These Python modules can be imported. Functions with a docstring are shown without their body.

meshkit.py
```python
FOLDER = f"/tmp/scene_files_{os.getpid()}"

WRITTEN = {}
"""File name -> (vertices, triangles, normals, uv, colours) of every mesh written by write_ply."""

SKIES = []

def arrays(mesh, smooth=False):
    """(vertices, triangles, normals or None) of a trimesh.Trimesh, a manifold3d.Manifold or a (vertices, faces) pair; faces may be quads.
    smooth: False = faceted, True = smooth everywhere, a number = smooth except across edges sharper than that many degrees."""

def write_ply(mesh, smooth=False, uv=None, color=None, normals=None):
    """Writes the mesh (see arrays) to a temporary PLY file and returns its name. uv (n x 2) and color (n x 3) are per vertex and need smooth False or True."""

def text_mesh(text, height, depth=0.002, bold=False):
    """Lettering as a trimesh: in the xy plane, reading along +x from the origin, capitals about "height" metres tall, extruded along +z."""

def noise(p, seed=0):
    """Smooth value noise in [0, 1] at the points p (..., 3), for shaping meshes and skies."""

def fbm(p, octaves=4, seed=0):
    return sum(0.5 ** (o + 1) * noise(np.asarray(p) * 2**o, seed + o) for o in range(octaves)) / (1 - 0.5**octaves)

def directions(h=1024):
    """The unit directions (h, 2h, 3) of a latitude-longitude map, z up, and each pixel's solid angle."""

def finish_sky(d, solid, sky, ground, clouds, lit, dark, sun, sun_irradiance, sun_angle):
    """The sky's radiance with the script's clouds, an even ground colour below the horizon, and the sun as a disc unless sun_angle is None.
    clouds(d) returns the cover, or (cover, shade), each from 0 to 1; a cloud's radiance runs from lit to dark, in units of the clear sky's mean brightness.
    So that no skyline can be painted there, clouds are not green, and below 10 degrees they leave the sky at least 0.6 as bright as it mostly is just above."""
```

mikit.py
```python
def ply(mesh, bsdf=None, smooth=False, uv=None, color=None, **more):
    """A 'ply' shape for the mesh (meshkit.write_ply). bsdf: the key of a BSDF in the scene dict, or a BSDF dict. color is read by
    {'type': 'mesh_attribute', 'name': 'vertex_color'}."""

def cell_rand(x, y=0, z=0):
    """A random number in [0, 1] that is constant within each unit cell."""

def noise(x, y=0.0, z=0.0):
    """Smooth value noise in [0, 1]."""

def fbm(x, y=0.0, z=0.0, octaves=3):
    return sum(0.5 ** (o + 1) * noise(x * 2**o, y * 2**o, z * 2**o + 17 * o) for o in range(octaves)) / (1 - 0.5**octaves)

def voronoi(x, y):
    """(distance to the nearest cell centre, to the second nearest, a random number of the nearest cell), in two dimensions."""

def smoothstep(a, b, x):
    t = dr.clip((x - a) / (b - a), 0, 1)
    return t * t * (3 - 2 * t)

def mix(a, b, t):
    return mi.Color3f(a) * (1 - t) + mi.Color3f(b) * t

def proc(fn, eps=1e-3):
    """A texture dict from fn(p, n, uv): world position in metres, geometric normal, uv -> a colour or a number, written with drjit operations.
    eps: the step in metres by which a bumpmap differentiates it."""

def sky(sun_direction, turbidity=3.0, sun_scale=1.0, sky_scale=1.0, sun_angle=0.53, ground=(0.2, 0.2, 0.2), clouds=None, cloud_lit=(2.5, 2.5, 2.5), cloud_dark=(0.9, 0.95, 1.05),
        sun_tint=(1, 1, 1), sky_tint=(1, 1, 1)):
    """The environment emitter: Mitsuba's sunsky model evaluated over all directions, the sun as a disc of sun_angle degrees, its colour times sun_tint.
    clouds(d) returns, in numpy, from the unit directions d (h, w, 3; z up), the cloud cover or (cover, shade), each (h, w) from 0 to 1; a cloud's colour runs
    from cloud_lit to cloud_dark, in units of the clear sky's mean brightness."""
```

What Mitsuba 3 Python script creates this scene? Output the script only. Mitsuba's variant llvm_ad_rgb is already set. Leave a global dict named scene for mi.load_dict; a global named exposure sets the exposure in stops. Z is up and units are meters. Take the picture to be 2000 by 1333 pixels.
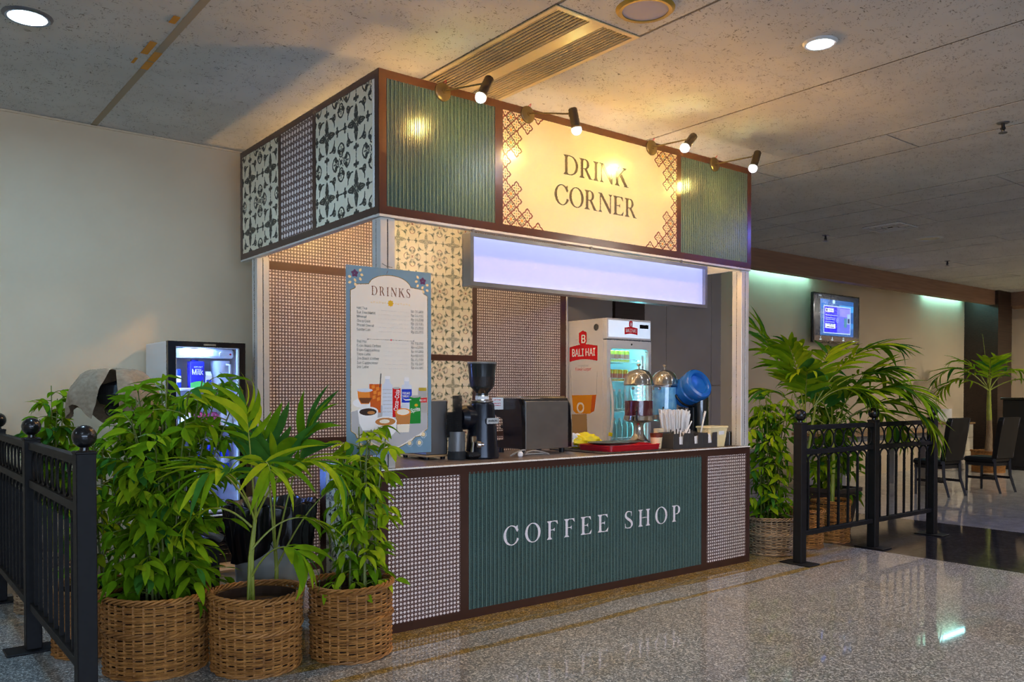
import math, random
import numpy as np, trimesh, mitsuba as mi, mikit, meshkit, drjit as dr
from scipy.spatial import ConvexHull
from shapely.geometry import Polygon, LineString, Point, box as sbox, MultiPolygon
from shapely import affinity
from shapely.ops import unary_union
from mikit import noise, fbm, voronoi, cell_rand, smoothstep, mix

T = mi.ScalarTransform4f
scene, labels, used = {}, {}, {}
exposure = 1.22

# ------------------------------------------------------------------ camera
YAW, PITCH, FPX = 0.6666, -0.0166, 1629.8
CAM = np.array([-2.439, -4.370, 1.45])
FWD = np.array([math.sin(YAW) * math.cos(PITCH), math.cos(YAW) * math.cos(PITCH), math.sin(PITCH)])
scene['camera'] = {'type': 'perspective', 'fov': math.degrees(2 * math.atan(1000 / FPX)), 'fov_axis': 'x', 'near_clip': 0.05, 'far_clip': 100.0,
                   'principal_point_offset_x': 0.0, 'principal_point_offset_y': -(795.15 - 666.5) / 1333,
                   'to_world': T().look_at(origin=CAM.tolist(), target=(CAM + FWD).tolist(), up=[0, 0, 1])}

# ------------------------------------------------------------------ light levels (all lamps stand in their builders)
WARM = np.array([1.0, 0.52, 0.13])
L_BULB = 450 * WARM                       # the four filament spot lamps on the fascia
L_COOL = 205 * np.array([0.66, 0.84, 1.04])  # recessed downlights of the hall
L_NEUT = 430 * np.array([1.0, 0.90, 0.74])
L_BLUE = 240 * np.array([0.10, 0.18, 1.0])
L_WINDOW = 3.3 * np.array([0.62, 0.80, 1.12])  # frosted daylit windows of the opposite wall
L_GLOBE = 280 * np.array([1.0, 0.60, 0.22])   # lamps hung inside the kiosk
L_GLOBE2 = 160 * np.array([1.0, 0.78, 0.55])
L_COVE = 8 * np.array([0.34, 0.95, 1.0])
L_BOX = 0.25 * np.array([0.60, 0.64, 1.45])
L_BOXLED = 2.4 * np.array([0.55, 0.64, 1.35])
L_FRIDGE = 40 * np.array([0.16, 0.80, 1.0])
L_FRIDGE2 = 32 * np.array([0.18, 0.38, 1.40])
CEIL = 3.48
CTOP = 0.995


# ------------------------------------------------------------------ helpers
def c(r, g, b):
    v = np.array([r, g, b]) / 255.0
    return np.where(v <= 0.04045, v / 12.92, ((v + 0.055) / 1.055) ** 2.4).tolist()


def mat(name, rgb=None, rough=0.5, metal=0.0, spec=0.5, coat=0.0, fn=None, bump=None, **more):
    b = {'type': 'principled', 'base_color': mikit.proc(fn) if fn else {'type': 'rgb', 'value': c(*rgb)}, 'roughness': rough, 'metallic': metal, 'specular': spec, **more}
    if coat:
        b |= {'clearcoat': coat, 'clearcoat_gloss': 0.93}
    if bump:
        b = {'type': 'bumpmap', 'arbitrary': mikit.proc(bump[0]), 'scale': bump[1], 'bsdf': b}
    scene[name] = {'type': 'twosided', 'bsdf': b}
    return name


def num(key):
    n = used.get(key, -1) + 1
    used[key] = n
    return key if n == 0 else f'{key}_{n:03d}'


def tag(key, label=None, cat=None, group=None, kind=None):
    d = {k: v for k, v in (('label', label), ('category', cat), ('group', group), ('kind', kind)) if v}
    if d:
        labels[key] = d


def thing(name, label, cat, group=None):
    key = num(name)
    tag(key, label, cat, group)
    return key


def put(key, mesh, bsdf, label=None, cat=None, group=None, kind=None, smooth=False, light=None):
    key = num(key)
    d = dict(mesh) if isinstance(mesh, dict) else mikit.ply(mesh, bsdf, smooth=smooth)
    if light is not None:
        d['emitter'] = {'type': 'area', 'radiance': {'type': 'rgb', 'value': [float(x) for x in light]}}
    scene[key] = d
    tag(key, label, cat, group, kind)
    return key


def M(v, f):
    return trimesh.Trimesh(np.asarray(v, float), np.asarray(f, int), process=False)


def cat(ms):
    ms = [m for m in ms if m is not None and len(m.faces)]
    vs, fs, at = [], [], 0
    for m in ms:
        vs.append(np.asarray(m.vertices)); fs.append(np.asarray(m.faces) + at); at += len(m.vertices)
    return M(np.vstack(vs), np.vstack(fs))


def box(x0, x1, y0, y1, z0, z1, b=0.0):
    lo, hi = np.array([min(x0, x1), min(y0, y1), min(z0, z1)]), np.array([max(x0, x1), max(y0, y1), max(z0, z1)])
    if not b:
        m = trimesh.creation.box(extents=hi - lo)
        m.apply_translation((lo + hi) / 2)
        return M(m.vertices, m.faces)
    p = []
    for s in np.ndindex(2, 2, 2):
        q = np.where(s, hi, lo)
        for k in range(3):
            r = q + np.where(s, -b, b)
            r[k] = q[k]
            p.append(r)
    return hull(p)


def hull(p):
    p = np.asarray(p, float)
    h = ConvexHull(p)
    f = h.simplices.copy()
    n = np.cross(p[f[:, 1]] - p[f[:, 0]], p[f[:, 2]] - p[f[:, 0]])
    bad = (n * h.equations[:, :3]).sum(1) < 0
    f[bad] = f[bad][:, ::-1]
    return M(p, f)


def lathe(prof, n=32, at=(0, 0, 0)):
    prof = np.asarray(prof, float)
    a = np.arange(n) * 2 * np.pi / n
    v = np.stack([prof[:, 0, None] * np.cos(a), prof[:, 0, None] * np.sin(a), np.repeat(prof[:, 1, None], n, 1)], -1).reshape(-1, 3)
    i, j = np.meshgrid(np.arange(len(prof) - 1), np.arange(n), indexing='ij')
    q = np.stack([i * n + j, i * n + (j + 1) % n, (i + 1) * n + (j + 1) % n, (i + 1) * n + j], -1).reshape(-1, 4)
    return M(v + np.asarray(at), np.vstack([q[:, [0, 1, 2]], q[:, [0, 2, 3]]]))


def tube(pts, r, n=6, closed=False):
    p = np.asarray(pts, float)
    t = np.roll(p, -1, 0) - np.roll(p, 1, 0) if closed else np.gradient(p, axis=0)
    t /= np.linalg.norm(t, axis=1, keepdims=True) + 1e-12
    a = np.zeros_like(p)
    ref = np.array([0, 0, 1.0]) if abs(t[0, 2]) < 0.9 else np.array([1.0, 0, 0])
    u = ref - t[0] * (ref @ t[0])
    for k in range(len(p)):
        u = u - t[k] * (u @ t[k])
        u /= np.linalg.norm(u) + 1e-12
        a[k] = u
    b = np.cross(t, a)
    g = np.arange(n) * 2 * np.pi / n
    rr = np.broadcast_to(np.asarray(r, float), (len(p),))
    v = (p[:, None] + rr[:, None, None] * (np.cos(g)[None, :, None] * a[:, None] + np.sin(g)[None, :, None] * b[:, None])).reshape(-1, 3)
    m = len(p)
    i, j = np.meshgrid(np.arange(m if closed else m - 1), np.arange(n), indexing='ij')
    i2 = (i + 1) % m
    q = np.stack([i * n + j, i * n + (j + 1) % n, i2 * n + (j + 1) % n, i2 * n + j], -1).reshape(-1, 4)
    f = [q[:, [0, 1, 2]], q[:, [0, 2, 3]]]
    if not closed:
        k = np.arange(1, n - 1)
        f += [np.stack([k * 0, k + 1, k], 1), np.stack([k * 0, k, k + 1], 1) + (m - 1) * n]
    return M(v, np.vstack(f))


def bez(p0, p1, p2, n=10):
    t = np.linspace(0, 1, n)[:, None]
    return (1 - t) ** 2 * np.array(p0, float) + 2 * t * (1 - t) * np.array(p1, float) + t ** 2 * np.array(p2, float)


def geoms(g):
    return [x for x in getattr(g, 'geoms', [g]) if x.geom_type == 'Polygon' and x.area > 1e-9]


def ext(g, h):
    ms = []
    for x in geoms(g):
        m = trimesh.creation.extrude_polygon(x, h, engine='earcut')
        ms.append(M(m.vertices, m.faces))
    return cat(ms)


def onto(m, o, U, V):
    """A mesh made in the plane (u, v, thickness) set on the plane at o with axes U, V; thickness goes along U x V."""
    U, V = np.array(U, float), np.array(V, float)
    return M(np.asarray(m.vertices) @ np.stack([U, V, np.cross(U, V)]) + np.asarray(o, float), m.faces)


XZ = ((1, 0, 0), (0, 0, 1))       # a sheet facing the viewer (-y)
YZ = ((0, -1, 0), (0, 0, 1))      # a sheet facing left (-x): u runs towards the viewer


def ell(cx, cy, rx, ry, n=40):
    return Polygon([(cx + rx * math.cos(a), cy + ry * math.sin(a)) for a in np.linspace(0, 2 * np.pi, n, endpoint=False)])


def rot(m, deg, axis=(0, 0, 1), at=(0, 0, 0)):
    return M(trimesh.transform_points(m.vertices, trimesh.transformations.rotation_matrix(math.radians(deg), axis, at)), m.faces)


def mov(m, x=0, y=0, z=0):
    return M(np.asarray(m.vertices) + np.array([x, y, z], float), m.faces)


def frame(pos, ax, up, s=1.0):
    """to_world that sends +x to ax and +z near up."""
    a = np.asarray(ax, float); a = a / np.linalg.norm(a)
    w = np.asarray(up, float); w = w - a * (w @ a)
    w = w / (np.linalg.norm(w) + 1e-9)
    b = np.cross(w, a)
    m = np.eye(4)
    s = np.broadcast_to(s, 3)
    m[:3, 0], m[:3, 1], m[:3, 2], m[:3, 3] = a * s[0], b * s[1], w * s[2], pos
    return T(m.tolist())


# ------------------------------------------------------------------ materials
def grain(a, b, s=6.0, o=3):
    return lambda p, n, uv: mix(a, b, fbm(p.x * s, p.y * s, p.z * s, o))


def terrazzo(p, n, uv):
    d1, d2, r = voronoi(p.x * 112, p.y * 112)
    e1, e2, q = voronoi(p.x * 230 + 7, p.y * 230)
    base = mix(c(102, 104, 103), c(120, 123, 121), fbm(p.x * 1.1, p.y * 1.1, 0, 3))
    chip = mix(c(72, 72, 70), c(204, 203, 198), r * r * 0.9 + 0.1 * q)
    col = mix(base, chip, smoothstep(0.02, 0.14, d2 - d1) * 0.86)
    col = mix(col, mi.Color3f(c(60, 57, 52)), smoothstep(0.80, 0.86, q) * 0.5)
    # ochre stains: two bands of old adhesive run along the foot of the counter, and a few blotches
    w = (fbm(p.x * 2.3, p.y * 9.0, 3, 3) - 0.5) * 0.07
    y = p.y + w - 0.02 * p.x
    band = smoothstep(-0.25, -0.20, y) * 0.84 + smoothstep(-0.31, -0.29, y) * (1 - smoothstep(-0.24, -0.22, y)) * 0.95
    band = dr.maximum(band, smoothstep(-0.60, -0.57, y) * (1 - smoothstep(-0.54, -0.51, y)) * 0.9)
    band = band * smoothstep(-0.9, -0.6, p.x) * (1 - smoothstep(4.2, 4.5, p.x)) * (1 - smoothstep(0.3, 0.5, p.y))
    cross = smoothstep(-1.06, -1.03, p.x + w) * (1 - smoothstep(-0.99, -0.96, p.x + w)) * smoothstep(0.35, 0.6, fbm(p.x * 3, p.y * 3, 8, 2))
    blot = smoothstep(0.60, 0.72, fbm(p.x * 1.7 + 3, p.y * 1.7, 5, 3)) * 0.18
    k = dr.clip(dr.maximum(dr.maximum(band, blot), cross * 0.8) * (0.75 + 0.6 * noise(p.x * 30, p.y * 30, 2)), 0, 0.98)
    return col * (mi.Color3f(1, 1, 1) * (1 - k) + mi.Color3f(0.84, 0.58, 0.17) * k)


def graystone(p, n, uv):
    return mix(c(104, 103, 101), c(138, 136, 132), fbm(p.x * 14, p.y * 14, 1, 4)) * (0.9 + 0.2 * cell_rand(p.x * 120, p.y * 120, 4))


def blackstone(p, n, uv):
    return mix(c(20, 20, 22), c(44, 44, 46), fbm(p.x * 22, p.y * 22, 1, 4) * fbm(p.x * 60, p.y * 60, 2, 2) * 1.6)


def fissured(p, n, uv):
    wx = noise(p.x * 9, p.y * 9, 1) * 1.4
    a = smoothstep(0.80, 0.88, noise((p.x + 0.012 * wx) * 80, p.y * 200 + wx * 3, 3)) * smoothstep(0.45, 0.6, noise(p.x * 24, p.y * 24, 9))
    b = smoothstep(0.82, 0.9, noise(p.x * 220 + wx * 2, p.y * 90, 5)) * smoothstep(0.5, 0.65, noise(p.x * 21 + 5, p.y * 21, 2))
    col = mix(c(176, 174, 168), c(192, 190, 184), fbm(p.x * 3, p.y * 3, 0, 3))
    return mix(col, mi.Color3f(c(84, 76, 62)), dr.clip(a + b, 0, 1) * 0.8)


def rattan(pitch, axis):
    def fn(p, n, uv):
        u = (p.y if axis == 'y' else p.x) / pitch
        v = p.z / pitch
        fu, fv = u - dr.floor(u) - 0.5, v - dr.floor(v) - 0.5
        d = dr.sqrt(fu * fu + fv * fv)
        hole = 1 - smoothstep(0.29, 0.35, d)
        au, av = dr.abs(fu), dr.abs(fv)
        small = 1 - smoothstep(0.07, 0.11, dr.sqrt((0.5 - au) ** 2 + (0.5 - av) ** 2))
        slit = (1 - smoothstep(0.03, 0.05, dr.abs(au - 0.40))) * (1 - smoothstep(0.16, 0.22, av)) + (1 - smoothstep(0.03, 0.05, dr.abs(av - 0.40))) * (1 - smoothstep(0.16, 0.22, au))
        k = dr.clip(hole + small * 0.9 + slit * 0.35, 0, 1)
        cane = mix(c(60, 33, 26), c(82, 47, 36), noise(u * 3, v * 3, 2))
        return mix(cane, mi.Color3f(c(226, 214, 208)), k)
    return fn


def barkish(a, b, s=40):
    return lambda p, n, uv: mix(a, b, dr.clip(fbm(p.x * s, p.y * s, p.z * s * 0.25, 3) * 1.3 - 0.15, 0, 1))


def weavefn(p, n, uv):
    t = cell_rand(dr.floor(p.z * 80 - 0.14), dr.floor(p.x * 5 + p.y * 3), 3)
    f = fbm(p.x * 28, p.y * 28, p.z * 9, 3)
    return mix(c(104, 64, 28), c(176, 122, 62), dr.clip(0.55 * t + 0.7 * f - 0.1, 0, 1))


def weavegrey(p, n, uv):
    t = cell_rand(dr.floor(p.z * 80 - 0.14), dr.floor(p.x * 5 + p.y * 3), 3)
    f = fbm(p.x * 28, p.y * 28, p.z * 9, 3)
    return mix(c(96, 76, 56), c(176, 150, 118), dr.clip(0.55 * t + 0.7 * f - 0.1, 0, 1))


def woodgrain(a, b):
    return lambda p, n, uv: mix(a, b, fbm(p.x * 3 + 2 * noise(p.x, p.y * 8, p.z * 8), p.y * 40, p.z * 40, 3))


def clothfn(p, n, uv):
    return mix(c(122, 104, 84), c(152, 134, 112), fbm(p.x * 60, p.y * 60, p.z * 60, 3))


def linen(p, n, uv):
    return mix(c(202, 182, 152), c(212, 192, 162), fbm(p.x * 2.2, p.y * 2.2, p.z * 2.2, 4))


mat('terrazzo', fn=terrazzo, rough=0.04, spec=0.5)
mat('gray_stone', fn=graystone, rough=0.06, spec=0.55)
mat('black_stone', fn=blackstone, rough=0.07, spec=0.55)
mat('grout', (58, 55, 50), 0.8)
mat('ceiling_tile', fn=fissured, rough=0.9, spec=0.1)
mat('ceiling_void', (112, 106, 100), 0.9)
mat('grid_bar', (96, 88, 80), 0.7)
mat('joint_tape', (148, 134, 112), 0.7)
mat('ochre_tape', (190, 128, 30), 0.6)
mat('wall_paint', fn=linen, rough=0.75, spec=0.2)
mat('panel_gray', fn=grain(c(150, 140, 130), c(162, 152, 141), 4), rough=0.6, spec=0.2)
mat('dark_wood', fn=woodgrain(c(34, 22, 18), c(54, 36, 28)), rough=0.45)
mat('beam_wood', fn=woodgrain(c(122, 92, 74), c(146, 114, 92)), rough=0.6)
mat('print_brown', fn=grain(c(56, 35, 30), c(64, 41, 34), 3), rough=0.22, spec=0.5)
mat('white_board', (222, 220, 216), 0.5)
mat('alu', fn=grain(c(196, 194, 190), c(210, 208, 203), 8), rough=0.35, metal=0.35)
mat('alu_dark', (120, 122, 128), 0.35, 0.7)
mat('groove', (52, 52, 56), 0.6)
mat('rattan_front', fn=rattan(0.0262, 'x'), rough=0.35)
mat('rattan_side', fn=rattan(0.0465, 'y'), rough=0.35)
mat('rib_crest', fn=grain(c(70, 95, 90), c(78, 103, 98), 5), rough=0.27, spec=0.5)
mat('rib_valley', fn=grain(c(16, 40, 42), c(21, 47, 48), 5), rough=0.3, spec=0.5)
mat('tile_cream', fn=grain(c(214, 206, 180), c(222, 214, 190), 5), rough=0.35)
mat('ink_dark', (38, 40, 34), 0.4)
mat('ink_green', (40, 54, 30), 0.4)
mat('ink_rust', (104, 44, 26), 0.4)
mat('ink_gold', (206, 140, 40), 0.4)
mat('sign_cream', fn=grain(c(228, 204, 156), c(234, 210, 164), 3), rough=0.27, spec=0.5)
mat('letter_dark', (64, 58, 46), 0.25)
mat('letter_white', (226, 218, 222), 0.4)
mat('iron', fn=grain(c(12, 12, 13), c(21, 21, 23), 60), rough=0.6, spec=0.25)
mat('iron_gloss', (14, 15, 19), 0.18, spec=0.6)
mat('lamp_bronze', (92, 84, 62), 0.35, 0.7)
mat('lamp_black', (40, 38, 34), 0.35, 0.3)
mat('bulb_glass', (255, 240, 215), 0.3)
mat('chrome', (214, 210, 205), 0.10, 1.0)
mat('steel', fn=grain(c(150, 150, 150), c(172, 171, 170), 12), rough=0.28, metal=0.9)
mat('steel_dull', (118, 118, 118), 0.4, 0.6)
mat('black_plastic', (20, 20, 22), 0.35)
mat('black_matte', (26, 26, 27), 0.7)
mat('black_gloss', (10, 12, 18), 0.12, spec=0.6)
mat('grinder_body', (22, 26, 36), 0.22, 0.35, spec=0.6)
mat('hopper', (30, 34, 36), 0.15, spec=0.6)
mat('beans', (26, 17, 13), 0.5)
mat('counter_top', fn=grain(c(58, 50, 46), c(84, 74, 68), 30), rough=0.3)
mat('edge_white', (226, 220, 210), 0.4)
mat('white_enamel', fn=grain(c(208, 204, 202), c(216, 212, 210), 3), rough=0.3)
mat('gasket', (60, 62, 66), 0.6)
mat('acrylic', (138, 140, 150), 0.35)
mat('liner_white', (225, 230, 232), 0.5)
mat('red_plastic', (182, 16, 34), 0.25)
mat('red_print', (196, 18, 26), 0.35)
mat('water_blue', fn=grain(c(70, 150, 206), c(150, 210, 232), 26), rough=0.12, spec=0.6)
mat('maroon', (74, 22, 34), 0.25)
mat('yellow_print', (232, 206, 20), 0.4)
mat('beer_amber', (214, 138, 14), 0.35)
mat('beer_foam', (236, 226, 206), 0.4)
mat('can_gold', (212, 184, 70), 0.3, 0.4)
mat('can_pink', (190, 110, 100), 0.4)
mat('bottle_clear', (150, 205, 214), 0.15, spec=0.6)
mat('blue_gallon', (22, 96, 176), 0.22, spec=0.6)
mat('blue_gallon_dark', (10, 62, 142), 0.3)
mat('paper_white', (232, 230, 228), 0.6)
mat('paper_cream', (226, 208, 170), 0.6)
mat('cup_brown', (104, 44, 22), 0.5)
mat('straw_white', (236, 234, 232), 0.5)
mat('cream_plastic', (232, 214, 164), 0.4)
mat('caddy_gray', (56, 56, 56), 0.4)
mat('mat_black', (30, 29, 30), 0.8)
mat('cardboard', (158, 128, 88), 0.8)
mat('beige_board', (176, 164, 140), 0.7)
mat('bin_gray', fn=grain(c(150, 152, 148), c(168, 168, 162), 10), rough=0.5)
mat('bag_black', (14, 14, 18), 0.22, spec=0.6)
mat('cloth', fn=clothfn, rough=0.9, spec=0.1)
mat('cloth_inner', (120, 86, 56), 0.9)
mat('soil', fn=grain(c(32, 24, 17), c(58, 44, 32), 60), rough=0.95)
mat('weave', fn=weavefn, rough=0.55, spec=0.35)
mat('weave_gray', fn=weavegrey, rough=0.6, spec=0.3)
mat('weave_inner', (52, 32, 16), 0.8)
mat('cane_stem', fn=barkish(c(70, 84, 28), c(116, 126, 52)), rough=0.5)
mat('palm_stem', fn=barkish(c(110, 122, 34), c(150, 156, 60)), rough=0.45)
mat('palm_trunk', fn=barkish(c(92, 74, 54), c(140, 118, 90), 60), rough=0.8)
mat('leather', (13, 13, 15), 0.5, spec=0.3)
mat('leather_seam', (120, 120, 122), 0.5)
mat('wood_black', (13, 11, 11), 0.6)
mat('table_wood', fn=woodgrain(c(150, 112, 70), c(182, 142, 94)), rough=0.5)
mat('table_gray', (128, 124, 118), 0.5)
mat('cream_paint', (212, 200, 176), 0.5)
mat('planter_black', fn=grain(c(34, 27, 26), c(52, 42, 39), 20), rough=0.4)
mat('tv_black', (12, 13, 16), 0.2)
mat('vent_paint', (196, 176, 132), 0.4)
mat('vent_dark', (40, 34, 26), 0.8)
mat('speaker_cloth', (150, 146, 160), 0.8)
mat('trim_brass', (170, 140, 60), 0.35, 0.6)
mat('trim_gray', (186, 188, 188), 0.4)
mat('board_blue', (108, 140, 160), 0.4)
mat('board_cream', (226, 218, 202), 0.4)
mat('gold_line', (132, 102, 30), 0.4)
mat('title_brown', (112, 66, 30), 0.5)
mat('text_brown', (66, 54, 46), 0.5)
mat('flower_purple', (84, 38, 84), 0.5)
mat('flower_cream', (232, 206, 150), 0.5)
mat('flower_gold', (214, 170, 20), 0.5)
mat('tea_amber', (196, 84, 12), 0.4)
mat('tea_light', (226, 132, 40), 0.4)
mat('tea_dark', (110, 56, 18), 0.4)
mat('coffee_dark', (44, 26, 16), 0.4)
mat('latte_tan', (188, 122, 62), 0.4)
mat('soda_green', (14, 128, 40), 0.4)
mat('label_blue', (24, 52, 176), 0.4)
mat('water_pale', (206, 212, 222), 0.4)
mat('gray_print', (176, 174, 174), 0.5)
mat('can_silver', (200, 198, 196), 0.35, 0.5)
mat('carton_blue', (26, 34, 150), 0.4)
mat('carton_green', (70, 170, 60), 0.5)
mat('jug_white', (214, 222, 236), 0.35)
mat('frozen_pack', (150, 40, 70), 0.5)
mat('cable_gray', (150, 144, 138), 0.5)
mat('dark_blue', (18, 30, 80), 0.5)
scene['pane'] = {'type': 'thindielectric', 'int_ior': 1.5}
scene['vessel_glass'] = {'type': 'thindielectric', 'int_ior': 1.35}
LEAF = []


def leaffn(col):
    dark, light = (np.array(col) * [0.72, 0.80, 0.9]).tolist(), (np.array(col) * [1.22, 1.16, 1.05]).tolist()
    return lambda p, n, uv: mix(dark, light, fbm(p.x * 16, p.y * 16, p.z * 16, 3))


for i, (a, t) in enumerate([((124, 156, 26), 0), ((94, 134, 22), 0), ((152, 174, 34), 0), ((62, 114, 44), 0)]):
    scene[f'leaf_{i}'] = {'type': 'principledthin', 'base_color': mikit.proc(leaffn(c(*a))), 'roughness': 0.26, 'diff_trans': 0.55, 'spec_trans': 0.0, 'eta': 1.5}
    LEAF.append(f'leaf_{i}')

# ------------------------------------------------------------------ the hall
def structure(key, mesh, bsdf, label, smooth=False):
    return put(key, mesh, bsdf, label, kind='structure', smooth=smooth)


XL, XR, YF, YB, YR = -8.5, 16.6, -9.5, 2.58, 3.3
structure('floor', box(XL, XR, YF, YR, -0.30, -0.021), 'grout', 'speckled terrazzo floor with a black stone band and gray polished stone beyond')


def slabs(x0, x1, y0, y1, nx, ny, m, gap=0.0012):
    for i in range(nx):
        for j in range(ny):
            a, b = x0 + (x1 - x0) * i / nx, x0 + (x1 - x0) * (i + 1) / nx
            d, e = y0 + (y1 - y0) * j / ny, y0 + (y1 - y0) * (j + 1) / ny
            put('floor__slab', box(a + gap, b - gap, d + gap, e - gap, -0.021, 0.0), m)


slabs(XL, 3.42, -8.48, 2.58, 8, 8, 'terrazzo')
slabs(3.42, 4.92, -8.48, 3.3, 1, 8, 'terrazzo')
slabs(4.92, 7.05, -8.48, 3.3, 2, 9, 'black_stone')
slabs(7.05, XR, -8.48, 3.3, 9, 11, 'gray_stone')

structure('ceiling', box(XL, XR, YF, YR + 0.1, CEIL + 0.07, CEIL + 0.3), 'ceiling_void', 'suspended ceiling of white fissured tiles in long strips with dark joints')
STRIPS = [XL, -7.0, -5.5, -4.0, -2.5, -1.0, 0.46, 1.09, 2.58, 3.94, 4.48, 5.92, 6.42, 7.12, 7.7, 9.1, 9.65, 11.0, 11.55, 12.9, 13.45, 14.8, 15.35, XR]
HOLES = []
VENT = (0.46, 1.09, -1.06, 0.30)
for i, (a, b) in enumerate(zip(STRIPS[:-1], STRIPS[1:])):
    narrow = b - a < 0.75
    g = 0.022
    cuts = [YF] + [y for y in np.arange(-8.81 if narrow else -9.0, YR, 1.3 if narrow else 2.6)] + [YR]
    if (a, b) == VENT[:2]:
        cuts = [YF, -7.5, -6.2, -4.9, -3.6, -2.36, VENT[2], VENT[3], 1.6, YB]
    for d, e in zip(cuts[:-1], cuts[1:]):
        if e - d < 0.05 or (a, b, d, e) == VENT:
            continue
        h = 0.012 if narrow else 0.0015
        put('ceiling__tile', box(a + g / 2, b - g / 2, d + h / 2, e - h / 2, CEIL, CEIL + 0.02), 'ceiling_tile')
for a in STRIPS[1:-1]:
    if abs(a + 1.0) > 0.01:
        put('ceiling__grid_bar', box(a - 0.012, a + 0.012, YF, YR, CEIL + 0.003, CEIL + 0.02), 'grid_bar')
put('ceiling__seam_strip', box(-1.022, -0.978, YF, YB, CEIL - 0.003, CEIL + 0.001), 'joint_tape', 'tan taped seam')
for x0, x1, y0, y1 in [(-1.085, -1.045, 0.72, 0.93), (-1.022, -0.978, 0.86, 1.02), (-1.022, -0.978, 1.04, 1.18), (-1.075, -1.04, 0.30, 0.40), (-1.092, -1.075, 1.02, 1.12)]:
    put('ceiling__tape_patch', box(x0, x1, y0, y1, CEIL - 0.005, CEIL - 0.0032), 'ochre_tape', 'ochre tape patch')

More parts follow.
